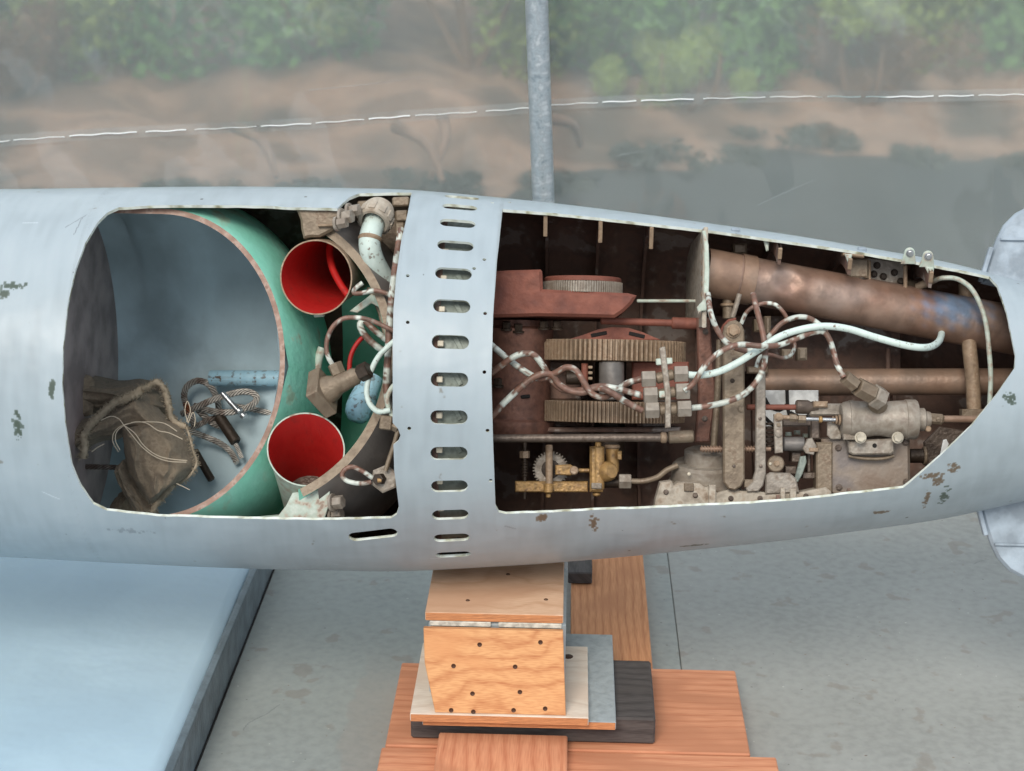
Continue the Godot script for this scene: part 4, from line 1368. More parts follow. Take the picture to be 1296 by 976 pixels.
	nut(tor, "pipe_nut", at(783, 609, 0.075), at(799, 609, 0.075), 10.0 * sc(0.075), M.grey_metal, 0.5)
	pipe("drain_pipe", [[797, 609], [815, 609], [832, 604], [844, 595], [858, 589]], 0.08, 7.6, M.dusty, 14)
	# ---- pale casting along the bottom
	mb = Mb.new()
	var cc := at(880, 600, 0.04)
	var casting := slab("bottom_casting", [[827, 650], [830, 632], [836, 611], [850, 609], [853, 615], [858, 611], [866, 611], [886, 612], [892, 617], [900, 616], [908, 624], [922, 620], [944, 622], [950, 619], [958, 622], [972, 624], [984, 622], [1000, 620], [1010, 624], [1030, 620], [1046, 617], [1052, 622], [1060, 650]], 0.115, 0.04, M.cast, 0.003)
	mb = Mb.new()
	var cy := at(892, 600, 0.05)
	lathe(mb, [[-0.05, 0.0], [-0.05, 0.05], [-0.012, 0.05], [-0.009, 0.047], [0.010, 0.046], [0.014, 0.042], [0.014, 0.03], [0.03, 0.03], [0.032, 0.026], [0.032, 0.0]], Transform3D(Basis(Vector3.RIGHT, 0.22), Vector3(at(896, 597, 0.09).x, at(896, 600, 0.09).y, 0.05)), 44)
	var pot := part("round_pot", mb, M.grey_metal)
	screw_at(pot, 872, 600, 0.099, 2.4, M.cream_bolt, false)
	for q in [[897, 614, 906, 638], [988, 618, 994, 640], [1000, 619, 1008, 640]]:
		block("casting_rib", q[0], q[1], q[2], q[3], 0.122, 0.01, M.cast, 0.001, casting)
	for q in [[872, 617], [948, 612]]:
		block("brown_lug", q[0] - 6, q[1] - 5, q[0] + 6, q[1] + 5, 0.119, 0.01, M.dusty, 0.001, casting)
	# ---- the linkage in the middle
	slab("link_base", [[969, 602], [975, 598], [1000, 599], [1008, 606], [1012, 624], [969, 626]], 0.118, 0.012, M.dusty_grey, 0.002)
	mb = Mb.new()
	cyl(mb, at(982, 587, 0.105), at(982, 587, 0.118), 10.5 * sc(0.11), 28)
	var eye := part("link_eye", mb, M.dusty)
	screw_at(eye, 983, 587, 0.1185, 3.0, M.dusty_light, true)
	screw_at(eye, 975, 587, 0.1185, 1.8, M.cream_bolt, false)
	var lp := slab("link_plate", [[979, 524], [990, 524], [991, 573], [981, 574]], 0.128, 0.006, M.grey_metal, 0.001)
	screw_at(lp, 985.5, 528, 0.129, 4.2, M.dusty_light, true)
	screw_at(lp, 985.5, 548.5, 0.129, 5.0, M.grey_metal, false)
	screw_at(lp, 985.5, 538, 0.129, 2.6, M.dusty, false)
	mb = Mb.new()
	cyl(mb, at(991, 562, 0.10), at(1018, 562, 0.10), 9.0 * sc(0.1), 24)
	part("link_drum", mb, M.smoke_metal)
	for k in 7:
		mb = Mb.new()
		cyl(mb, at(973, 535 + k * 5.5, 0.095), at(973, 538 + k * 5.5, 0.095), 6.0 * sc(0.095), 14)
		part("thread_ring", mb, M.dark_metal)
	rod("tie_rod", at(945, 515.5, 0.095), at(1008, 515.5, 0.095), 3.6 * sc(0.095), M.rust)
	mb = Mb.new()
	lathe(mb, [[0.0, 0.0], [0.0, 0.008], [0.002, 0.0095], [0.016, 0.0095], [0.020, 0.0075], [0.03, 0.0065], [0.03, 0.0]], axis_xf(at(1007, 515, 0.095), Vector3.RIGHT), 24)
	part("rod_socket", mb, M.dusty_dark)
	block("guide_block", 1025, 511, 1066, 526, 0.10, 0.03, M.dusty_grey, 0.002)
	block("guide_cap", 1030, 508, 1048, 516, 0.106, 0.02, M.dusty_light, 0.002)
	block("guide_web", 990, 531, 1028, 540, 0.098, 0.03, M.dusty_dark, 0.002)
	block("guide_post", 1026, 526, 1038, 556, 0.10, 0.03, M.dusty_dark, 0.002)
	rod("clevis_rod", at(990, 528, 0.124), at(1010, 529, 0.124), 2.8 * sc(0.12), M.dusty_light)
	nut(tor, "lock_nut", at(999, 528.5, 0.124), at(1008, 529, 0.124), 5.0 * sc(0.12), M.dusty)
	var stem := rod("bright_rod", at(1010, 530, 0.122), at(1058, 531.5, 0.122), 2.4 * sc(0.12), M.steel)
	rod("rod_collar", at(1036, 531, 0.122), at(1041, 531, 0.122), 4.2 * sc(0.12), M.brass, stem)
	nut(stem, "rod_nut", at(1010, 530, 0.122), at(1020, 530.5, 0.122), 5.2 * sc(0.12), M.dusty)
	for k in 3:
		rod("gland_ring", at(1053 + k * 4, 531.5, 0.118), at(1056 + k * 4, 531.5, 0.118), (4.5 + k * 1.2) * sc(0.12), M.dusty_light, stem)
	slab("crank_arm", [[1022, 556], [1028, 554], [1034, 565], [1030, 576], [1020, 574], [1016, 568]], 0.112, 0.01, M.dusty_grey, 0.001)
	block("crank_bar", 1024, 567, 1036, 572, 0.114, 0.01, M.dusty_light, 0.001)
	slab("grey_pawl", [[1013, 578], [1020, 577], [1021, 585], [1016, 600], [1010, 610], [1004, 612], [1008, 598]], 0.112, 0.006, M.pale_ring, 0.001)
	for q in [[1002, 572, 1014, 585], [1022, 574, 1026, 598], [994, 590, 1008, 600], [1016, 598, 1034, 606]]:
		block("linkage_block", q[0], q[1], q[2], q[3], 0.09, 0.03, M.dusty_dark, 0.001)
	for q in [[995, 547], [1006, 545], [1017, 549]]:
		block("pale_tooth", q[0], q[1], q[0] + 7, q[1] + 5, 0.06, 0.01, M.cup_paint, 0.001)
	# added white plate with black marks, stands in for light through the far side
	var wp := block("daylight_white", 962, 494, 1036, 540, 0.03, 0.006, M.daylight_white, 0.001)
	for l in [[[968, 504], [974, 514], [986, 519], [996, 512]], [[996, 494], [997, 516], [1000, 528]], [[962, 522], [975, 535], [984, 542]], [[1000, 522], [1014, 528], [1026, 524], [1034, 508]]]:
		mb = Mb.new()
		tube(mb, spline(pts(l, 0.031), 0.004), 2.4 * sc(0.0), 6)
		put(wp, "black_mark", mb, M.black_hole)
	# ---- servo cylinder, its saddle and the box below
	mb = Mb.new()
	var A := at(1064, 531, 0.115)
	var B := at(1160, 531, 0.115)
	var R := 24.0 * sc(0.115)
	var SL := A.distance_to(B)
	lathe(mb, [[0.0, 0.0], [0.0, R * 0.8], [0.004, R * 0.93], [0.010, R * 0.97], [0.011, R * 1.02], [0.016, R * 1.02], [0.018, R * 0.98], [0.03, R * 0.96], [0.045, R * 0.86], [0.052, R * 0.86], [0.066, R * 0.97], [SL - 0.016, R], [SL - 0.016, R], [SL - 0.015, R * 1.05], [SL - 0.002, R * 1.05], [SL, R], [SL, R * 0.6], [SL + 0.010, R * 0.6], [SL + 0.012, R * 0.45], [SL + 0.018, R * 0.4], [SL + 0.018, 0.0]], axis_xf(A, B - A), 44)
	var cylr := part("servo_cylinder", mb, M.grey_metal, "grey waisted cylinder held by a saddle")
	screw_at(cylr, 1089, 554, 0.138, 5.6, M.cream_bolt, true)
	screw_at(cylr, 1136, 554, 0.138, 5.6, M.cream_bolt, true)
	slab("saddle", [[1074, 558], [1132, 555], [1132, 572], [1128, 575], [1080, 576], [1075, 573]], 0.122, 0.02, M.grey_metal, 0.002, cylr)
	mb = Mb.new()
	cyl(mb, at(1107, 564, 0.1222), at(1107, 564, 0.1232), 2.8 * sc(0.12), 16)
	put(cylr, "hole", mb, M.black_hole)
	slab("bracket_ear", [[1047, 535], [1052, 534], [1058, 535], [1066, 552], [1064, 556], [1052, 556], [1047, 551]], 0.112, 0.004, M.grey_metal, 0.001, cylr)
	slab("ear_flange", [[1067, 549], [1088, 551], [1088, 557], [1068, 557]], 0.13, 0.01, M.grey_metal, 0.001, cylr)
	var bx := slab("square_box", [[1040, 556], [1152, 548], [1153, 618], [1100, 624], [1056, 628], [1044, 622]], 0.10, 0.05, M.box_paint, 0.004)
	block("box_flange", 1033, 560, 1054, 624, 0.106, 0.03, M.dusty, 0.002, bx)
	mb = Mb.new()
	tube(mb, spline([at(1074, 577, 0.11), at(1090, 580, 0.112), at(1107, 581, 0.112), at(1120, 580, 0.112), at(1131, 577, 0.11)], 0.003), 2.2 * sc(0.11), 8)
	put(bx, "lip", mb, M.dusty)
	rod("end_boss", at(1150, 577, 0.06), at(1170, 577, 0.06), 9.0 * sc(0.06), M.dark_metal, bx)
	rod("boss_ring", at(1168, 577, 0.06), at(1172, 577, 0.06), 12.0 * sc(0.06), M.dusty, bx)
	# diagonal union on top of the cylinder
	var u0 := at(1069, 477, 0.172)
	var u1 := at(1083, 488, 0.166)
	var u2 := at(1104, 499, 0.155)
	var u3 := at(1116, 506, 0.148)
	nut(cylr, "union_nut", u0, u1, 9.6 * sc(0.17), M.dusty, 0.3)
	nut(cylr, "union_nut", u1 + (u2 - u1) * 0.08, u2, 12.6 * sc(0.16), M.dusty, 0.3)
	mb = Mb.new()
	hexa(mb, u2, u3, 15.0 * sc(0.15), 0.3)
	put(cylr, "hexagon_base", mb, M.grey_metal)
	mb = Mb.new()
	cyl(mb, at(1108, 502, 0.15), at(1112, 518, 0.12), 12.0 * sc(0.13), 24)
	put(cylr, "neck", mb, M.dusty)
	for q in [[1061, 567], [1146, 560], [1147, 610], [1062, 617]]:
		screw_at(bx, q[0], q[1], 0.1005, 3.2, M.dusty_dark, true)
	for q in [[843, 623], [880, 627], [925, 631], [962, 631], [1020, 628]]:
		screw_at(casting, q[0], q[1], 0.1155, 2.6, M.dusty_dark, true)
	for q in [[893, 420], [894, 470], [892, 530]]:
		screw_at(tor, q[0], q[1], 0.0755, 2.8, M.dusty_dark, true)
	for q in [[929, 590], [929, 455], [963, 590], [962, 530]]:
		screw_at(lev if q[0] < 950 else lev2, q[0], q[1], 0.1255 if q[0] < 950 else 0.1205, 2.2, M.dusty_dark, false)
	# fork and rod on the right
	mb = Mb.new()
	box(mb, xform(at(1182, 530, 0.11), Vector3(0, 0, -4)), Vector3(0.026, 0.014, 0.014), 0.004)
	var fork := part("rod_fork", mb, M.dusty)
	screw_at(fork, 1176, 530, 0.118, 4.0, M.dusty_light, false)
	screw_at(fork, 1188, 531, 0.117, 3.4, M.dusty, false)
	rod("copper_rod", at(1192, 530.5, 0.108), at(1260, 531, 0.10), 4.6 * sc(0.1), M.copper, fork)
	mb = Mb.new()
	cyl(mb, at(1175, 543, 0.112), at(1175, 543, 0.124), 3.8 * sc(0.12), 16)
	put(fork, "lower_pin", mb, M.dusty_light)
	slab("tail_web", [[1190, 540], [1215, 544], [1240, 548], [1200, 580], [1172, 590], [1170, 560]], 0.02, 0.01, M.dusty_dark)
	slab("tail_bracket", [[1218, 518], [1262, 518], [1258, 528], [1218, 528]], 0.05, 0.02, M.dusty)
	slab("white_tab", [[1190, 576], [1194, 557], [1198, 556], [1201, 562], [1198, 572]], 0.115, 0.003, M.daylight_white, 0.0006)
	# ---- odds and ends at the top, behind the copper pipe
	for q in [[928, 308, 946, 322, 0.02], [1074, 326, 1100, 352, 0.04], [920, 320, 938, 334, 0.0]]:
		block("top_block", q[0], q[1], q[2], q[3], q[4], 0.03, M.dusty, 0.003)
	var pp := slab("pitted_plate", [[1098, 326], [1148, 332], [1148, 372], [1098, 356]], 0.01, 0.006, M.dusty_grey)
	for q in [[1106, 347], [1118, 350], [1132, 345], [1140, 356], [1110, 336]]:
		screw_at(pp, q[0], q[1], 0.011, 3.4, M.dark_metal, true)
	slab("cap_ledge", [[1067, 319], [1094, 322], [1094, 326], [1067, 323]], 0.075, 0.02, M.dusty_light)
	rod("post", at(1100, 330, 0.03), at(1100, 362, 0.03), 2.4 * sc(0.03), M.dusty_light)
	rod("post", at(1146, 336, 0.03), at(1146, 372, 0.03), 2.6 * sc(0.03), M.dusty_light)
	rod("stub", at(1090, 346, 0.03), at(1090, 362, 0.03), 8.0 * sc(0.03), M.dark_metal)
	slab("triangle_tab", [[966, 303], [974, 303], [973, 317], [970, 318]], 0.075, 0.004, M.cup_paint)
	slab("triangle_tab", [[1069, 321], [1079, 322], [1077, 331], [1073, 331]], 0.09, 0.004, M.cup_paint)
	slab("triangle_tab", [[1170, 336], [1183, 337], [1181, 350], [1177, 350]], 0.075, 0.004, M.cup_paint)
	rod("lump", at(1138, 358, 0.0), at(1168, 368, -0.02), 9.0 * sc(0.0), M.dusty)
	rod("hose_stub", at(1160, 364, 0.02), at(1186, 352, 0.04), 5.0 * sc(0.03), M.dusty)
	rod("back_post", at(1124, 440, -0.08), at(1124, 470, -0.08), 3.0 * sc(-0.08), M.hull_inside)
	for q in [[990, 442, 1004, 454, 0.09], [1010, 440, 1022, 456, 0.09], [955, 404, 968, 420, 0.02], [968, 400, 976, 424, 0.04]]:
		block("valve_lump", q[0], q[1], q[2], q[3], q[4], 0.03, M.dusty, 0.003)
	rod("plunger", at(921, 366, 0.04), at(921, 404, 0.04), 6.5 * sc(0.04), M.dusty)
	rod("plunger_cap", at(921, 384, 0.04), at(921, 388, 0.04), 9.5 * sc(0.04), M.dusty_light)
	block("mid_web", 880, 400, 1140, 470, -0.12, 0.006, M.hull_inside, 0.001)

# ---------------------------------------------------------------- what lies inside the vessel
func inside(called: String, label: String, category: String, base: Vector3, group := "") -> Node3D:
	var o := thing(called, label, category, Vector3.ZERO, group)
	o.transform = tor.transform.translated_local(base)
	return o

func shifted(mb: Mb, base: Vector3) -> Mb:
	for i in mb.v.size():
		mb.v[i] -= base
	return mb

func drape(mb: Mb, A: Array, B: Array, z: float, bulge: float, folds: float, sd: int, rows := 70, cols := 46) -> void:
	# a slack piece of cloth between two edges
	var f := FastNoiseLite.new()
	f.seed = sd; f.frequency = 1.0; f.fractal_octaves = 2
	var a := spline(pts(A, z), 0.002)
	var b := spline(pts(B, z), 0.002)
	var s0 := mb.v.size()
	for i in rows + 1:
		var t := float(i) / rows
		var fa := t * (a.size() - 1)
		var fb := t * (b.size() - 1)
		var p: Vector3 = a[int(fa)].lerp(a[mini(int(fa) + 1, a.size() - 1)], fa - int(fa))
		var q: Vector3 = b[int(fb)].lerp(b[mini(int(fb) + 1, b.size() - 1)], fb - int(fb))
		for j in cols + 1:
			var s := float(j) / cols
			var w := 1.0 - pow(absf(2.0 * s - 1.0), 3.0)
			var e := minf(1.0, minf(t, 1.0 - t) * 8.0)
			var r := p.lerp(q, s)
			var long := f.get_noise_2d(t * 1.3 + s * 0.6, s * 2.0)
			var fold := 1.0 - absf(f.get_noise_2d(t * 0.9 - s * 1.2 + 9.0, s * 1.3 + t * 0.6) * 2.6)
			r.z += bulge * w * (0.35 + 0.65 * e) + folds * (long * 0.9 + 0.6 * pow(maxf(fold, 0.0), 3.0)) * (0.3 + 0.7 * w)
			r += Vector3(f.get_noise_2d(t * 5.0, s * 4.0), f.get_noise_2d(t * 5.0 + 30.0, s * 4.0), 0) * 0.001
			mb.vert(r, Vector3.BACK, Vector2(t, s))
	var k := cols + 1
	for i in rows + 1:
		for j in k:
			var du := mb.v[s0 + mini(i + 1, rows) * k + j] - mb.v[s0 + maxi(i - 1, 0) * k + j]
			var dv := mb.v[s0 + i * k + mini(j + 1, cols)] - mb.v[s0 + i * k + maxi(j - 1, 0)]
			var nn := du.cross(dv).normalized()
			mb.n[s0 + i * k + j] = nn if nn.z >= 0.0 else -nn
	for i in rows:
		for j in cols:
			mb.quad(s0 + i * k + j, s0 + i * k + j + 1, s0 + (i + 1) * k + j + 1, s0 + (i + 1) * k + j)

func fray(mb: Mb, path: Array, z: float, r_px: float, sd: int) -> void:
	# a torn hem: a lumpy roll with loose fibres
	var r := RandomNumberGenerator.new()
	r.seed = sd
	var p := spline(pts(path, z), 0.0012)
	var f := frames(p)
	var s0 := mb.v.size()
	for i in p.size():
		var b: Basis = f[i]
		for k in 9:
			var a := TAU * k / 9
			var q := r_px * sc(z) * r.randf_range(0.55, 1.2)
			var d := b.x * cos(a) + b.z * sin(a)
			mb.vert(p[i] + d * q, d)
	for i in p.size() - 1:
		for k in 9:
			var k2 := (k + 1) % 9
			mb.quad(s0 + i * 9 + k, s0 + i * 9 + k2, s0 + (i + 1) * 9 + k2, s0 + (i + 1) * 9 + k)
	for i in p.size():
		for n in 3:
			var d := Vector3(r.randfn(), r.randfn(), r.randfn() * 0.6 + 0.3).normalized()
			var o: Vector3 = p[i] + d * r_px * sc(z) * 0.7
			tube(mb, [o, o + d * 0.003, o + d * 0.005 + Vector3(r.randfn(), r.randfn(), 0) * 0.0012], 0.0003, 3)

func rope_part(parent: Node3D, base: Vector3, path: Array, z: float, dia_px: float, sd: int, called := "strand") -> void:
	var p := spline(pts(path, z), 0.0012)
	var r := RandomNumberGenerator.new()
	r.seed = sd
	var f := FastNoiseLite.new()
	f.seed = sd; f.frequency = 14.0
	var cols := []
	for i in p.size():
		var rusty := smoothstep(0.15, 0.45, f.get_noise_3dv(p[i]))
		cols.append(lin(186, 180, 172).lerp(lin(150, 84, 48), rusty).lerp(lin(120, 104, 94), smoothstep(0.0, -0.4, f.get_noise_3dv(p[i] * 1.7 + Vector3.ONE))))
	var mb := Mb.new()
	tube(mb, p, dia_px * 0.5 * sc(z), 30, cols, -1.0, 6, 0.036)
	put(parent, called, shifted(mb, base), M.rope)

func make_contents() -> void:
	# loose pieces of wire rope
	var base := at(285, 520, -0.22)
	var rp := inside("wire_rope", "looped wire rope with a crimped metal sleeve below the loop", "wire rope", base)
	rope_part(rp, base, [[246, 538, 0.02], [238, 520, 0.02], [233, 503], [237, 489], [250, 482], [263, 486], [271, 496], [276, 510, -0.004], [277, 522, -0.006], [279, 534, 0.002]], -0.215, 8.5, 1)
	rope_part(rp, base, [[250, 518], [260, 528], [270, 536], [279, 540, 0.004]], -0.21, 9.0, 2)
	rope_part(rp, base, [[294, 556, 0.002], [300, 566, 0.004], [306, 580, 0.006]], -0.19, 6.0, 3)
	var mb := Mb.new()
	cyl(mb, at(277, 527, -0.2), at(299, 560, -0.185), 7.2 * sc(-0.2), 24)
	put(rp, "sleeve", shifted(mb, base), M.dark_metal)
	mb = Mb.new()
	cyl(mb, at(298.4, 559, -0.1855), at(299.3, 560.4, -0.1848), 5.2 * sc(-0.2), 18, 0.0002)
	put(rp, "sleeve_mouth", shifted(mb, base), M.black_hole)
	base = at(290, 510, -0.2)
	rp = inside("wire_rope", "shiny wire rope in a flat eye, held by a bright pin", "wire rope", base)
	rope_part(rp, base, [[230, 524, -0.006], [246, 517], [265, 508], [285, 501], [304, 496], [318, 497], [325, 503], [321, 511], [308, 518], [290, 522], [270, 521], [246, 514, -0.012]], -0.196, 8.8, 5)
	base = at(265, 550, -0.2)
	rp = inside("wire_rope", "pale wire rope leaving the canvas towards the sleeve", "wire rope", base)
	rope_part(rp, base, [[226, 552, 0.02], [241, 543, 0.01], [255, 536], [268, 530], [284, 526, -0.01]], -0.205, 7.5, 7)
	base = at(270, 560, -0.2)
	rp = inside("wire_rope", "dark rusty wire rope lowest beside the green rim", "wire rope", base)
	rope_part(rp, base, [[228, 544, 0.02], [243, 547, 0.01], [260, 553], [278, 561], [291, 571], [300, 586, 0.01]], -0.2, 8.0, 9)
	base = at(120, 591, -0.1)
	rp = inside("wire_rope", "straight wire rope under the torn end of the canvas at the left", "wire rope", base)
	rope_part(rp, base, [[76, 592], [95, 591], [120, 591], [150, 592], [170, 594, -0.02]], -0.08, 7.0, 11)
	base = at(316, 520, -0.22)
	rp = inside("wire_rope", "short dark wire rope end beside the bright pin", "wire rope", base)
	rope_part(rp, base, [[296, 514], [315, 517], [338, 522], [352, 524]], -0.222, 7.5, 13)
	base = at(258, 590, -0.17)
	rp = inside("iron_rod", "dark rod right of the canvas above the green rim", "rod", base)
	mb = Mb.new()
	cyl(mb, at(246, 570, -0.18), at(268, 608, -0.17), 5.0 * sc(-0.17), 14)
	put(rp, "shaft", shifted(mb, base), M.dark_metal)
	base = at(296, 514, -0.18)
	rp = inside("steel_pin", "bright steel pin lying across the wire rope eye", "pin", base)
	mb = Mb.new()
	cyl(mb, at(281, 497, -0.181), at(304, 523, -0.177), 3.4 * sc(-0.18), 16)
	put(rp, "shank", shifted(mb, base), M.steel)
	mb = Mb.new()
	cyl(mb, at(301, 518, -0.178), at(304, 522, -0.177), 5.0 * sc(-0.18), 16)
	put(rp, "collar", shifted(mb, base), M.steel)
	mb = Mb.new()
	cyl(mb, at(305.5, 524, -0.177), at(310.5, 528, -0.176), 4.6 * sc(-0.18), 16)
	put(rp, "head", shifted(mb, base), M.steel)
	# the pale blue pipe end
	mb = Mb.new()
	var a := at(265, 478.5, -0.215)
	var b := at(372, 479, -0.2)
	var r := 10.0 * sc(-0.21)
	var l := a.distance_to(b)
	lathe(mb, [[0.0, 0.0], [0.0, r - 0.0035], [0.0012, r - 0.001], [0.0035, r], [l, r], [l, 0.0]], axis_xf(a, b - a), 28)
	part("blue_pipe", mb, M.blue_paint)
	# the canvas bag
	base = at(165, 560, -0.1)
	var bag := inside("canvas_bag", "crumpled brown canvas bag with torn hems at the left end", "bag", base)
	mb = Mb.new()
	drape(mb, [[66, 476], [84, 474], [110, 474], [150, 481], [180, 480], [200, 484], [213, 494], [218, 512]], [[66, 532], [84, 529], [115, 526], [150, 526], [178, 528], [200, 530], [210, 528], [218, 524]], -0.12, 0.06, 0.012, 3)
	put(bag, "rolled_back", shifted(mb, base), M.canvas)
	mb = Mb.new()
	drape(mb, [[108, 474], [117, 478], [120, 490], [119, 510], [117, 526]], [[66, 476], [66, 486], [66, 500], [66, 515], [66, 532]], -0.07, 0.012, 0.004, 13)
	put(bag, "lapped_fold", shifted(mb, base), M.canvas)
	mb = Mb.new()
	drape(mb, [[70, 545], [85, 537], [103, 530], [122, 527], [142, 514], [162, 504], [180, 494], [190, 500], [206, 522], [226, 540]], [[70, 572], [88, 572], [104, 576], [118, 563], [132, 558], [148, 557], [160, 550], [176, 548], [200, 556], [232, 556]], -0.07, 0.045, 0.010, 5)
	put(bag, "upper_flap", shifted(mb, base), M.canvas)
	mb = Mb.new()
	drape(mb, [[186, 494], [176, 502], [174, 512], [182, 526], [196, 536]], [[200, 486], [210, 496], [216, 510], [218, 528], [222, 540]], -0.085, -0.02, 0.006, 6)
	put(bag, "pocket", shifted(mb, base), M.canvas)
	mb = Mb.new()
	drape(mb, [[152, 546], [157, 560], [158, 576], [163, 596], [172, 614], [184, 630], [196, 646]], [[200, 530], [226, 538], [239, 556], [244, 575], [248, 588], [238, 604], [216, 616]], -0.055, 0.05, 0.012, 7, 80, 60)
	put(bag, "front_flap", shifted(mb, base), M.canvas)
	mb = Mb.new()
	drape(mb, [[148, 592], [150, 606], [158, 624], [166, 640], [172, 656]], [[160, 580], [166, 600], [178, 620], [190, 636], [204, 652]], -0.06, 0.03, 0.008, 8)
	put(bag, "lower_fold", shifted(mb, base), M.canvas)
	mb = Mb.new()
	drape(mb, [[160, 618], [150, 626], [142, 636], [136, 650]], [[170, 616], [176, 630], [182, 642], [186, 654]], -0.09, 0.02, 0.006, 9)
	put(bag, "loose_corner", shifted(mb, base), M.canvas)
	for h in [[[[104, 580], [107, 566], [106, 553], [112, 541], [120, 532], [132, 521], [143, 511], [156, 506], [168, 501], [180, 493]], -0.02, 6.0, 21], [[[178, 494], [188, 489], [198, 484], [206, 489], [210, 500], [214, 516], [218, 530], [228, 538], [236, 540]], -0.055, 4.6, 22], [[[236, 540], [241, 556], [245, 572], [249, 586], [242, 600], [230, 610], [220, 614]], -0.045, 1.9, 23], [[[220, 613], [214, 620], [206, 628], [199, 637], [192, 648]], -0.03, 4.0, 24]]:
		mb = Mb.new()
		fray(mb, h[0], h[1], h[2], h[3])
		put(bag, "frayed_hem", shifted(mb, base), M.frayed)
	for t in [[[[128, 532], [140, 527], [150, 530], [158, 540], [168, 552], [180, 566], [196, 578], [214, 584], [236, 585]], 0.004], [[[156, 538], [170, 548], [182, 564], [198, 576], [216, 581], [237, 583]], 0.004], [[[158, 538], [172, 534], [186, 536], [200, 545], [214, 548], [231, 556]], 0.002], [[[150, 572], [143, 560], [144, 548], [154, 539], [170, 535], [190, 534], [208, 536], [224, 546]], 0.0], [[[152, 570], [146, 558], [148, 546], [158, 538]], 0.002], [[[238, 535], [234, 520], [237, 508], [241, 520], [236, 534]], -0.03], [[[238, 536], [244, 522], [247, 530], [246, 540]], -0.03], [[[223, 612], [232, 616], [240, 620]], -0.02], [[[116, 572], [124, 566], [132, 562]], 0.0]]:
		mb = Mb.new()
		tube(mb, spline(pts(t[0], t[1]), 0.003), 0.0007, 6)
		put(bag, "loose_thread", shifted(mb, base), M.thread)

# ---------------------------------------------------------------- the blocks that carry it
func board(parent: Node3D, called: String, x0: float, x1: float, y0: float, y1: float, z0: float, z1: float, m: Material, bev := 0.0015, label := "") -> MeshInstance3D:
	var mb := Mb.new()
	var cen := Vector3((x0 + x1) / 2, (y0 + y1) / 2, (z0 + z1) / 2)
	box(mb, Transform3D(Basis(), cen - parent.position), Vector3(x1 - x0, y1 - y0, z1 - z0), bev)
	# grain runs along the longest side: lay the texture out in metres
	var along := 0 if x1 - x0 >= z1 - z0 else 2
	var lo := Vector3(x0, y0, z0)
	var su := rng.randf() * maxf(0.0, 1.0 - maxf(x1 - x0, z1 - z0) / 0.66)
	var sv := rng.randf() * maxf(0.0, 1.0 - (minf(x1 - x0, z1 - z0) + y1 - y0) / 0.33)
	var base_v := (z0 if along == 0 else x0) + y0
	for i in mb.v.size():
		var p: Vector3 = mb.v[i] + parent.position
		var n := mb.n[i].abs()
		var across: float = (p.z if along == 0 else p.x) + p.y
		mb.uv[i] = Vector2((p[along] - lo[along]) / 0.66 + su, (across - base_v) / 0.33 + sv) if m != M.ply_edge else Vector2(p.x / 0.66, (p.y - y0) / (y1 - y0))
	return put(parent, called, mb, m, label)

func wood_screw(parent: Node3D, p: Vector3, dir: Vector3, r: float) -> void:
	var mb := Mb.new()
	lathe(mb, [[0.0, r * 1.25], [0.0006, r * 1.1], [0.0002, r * 0.7], [-0.0002, r * 0.3], [0.0004, 0.0]], axis_xf(p - parent.position, dir), 14)
	put(parent, "screw", mb, M.screw)

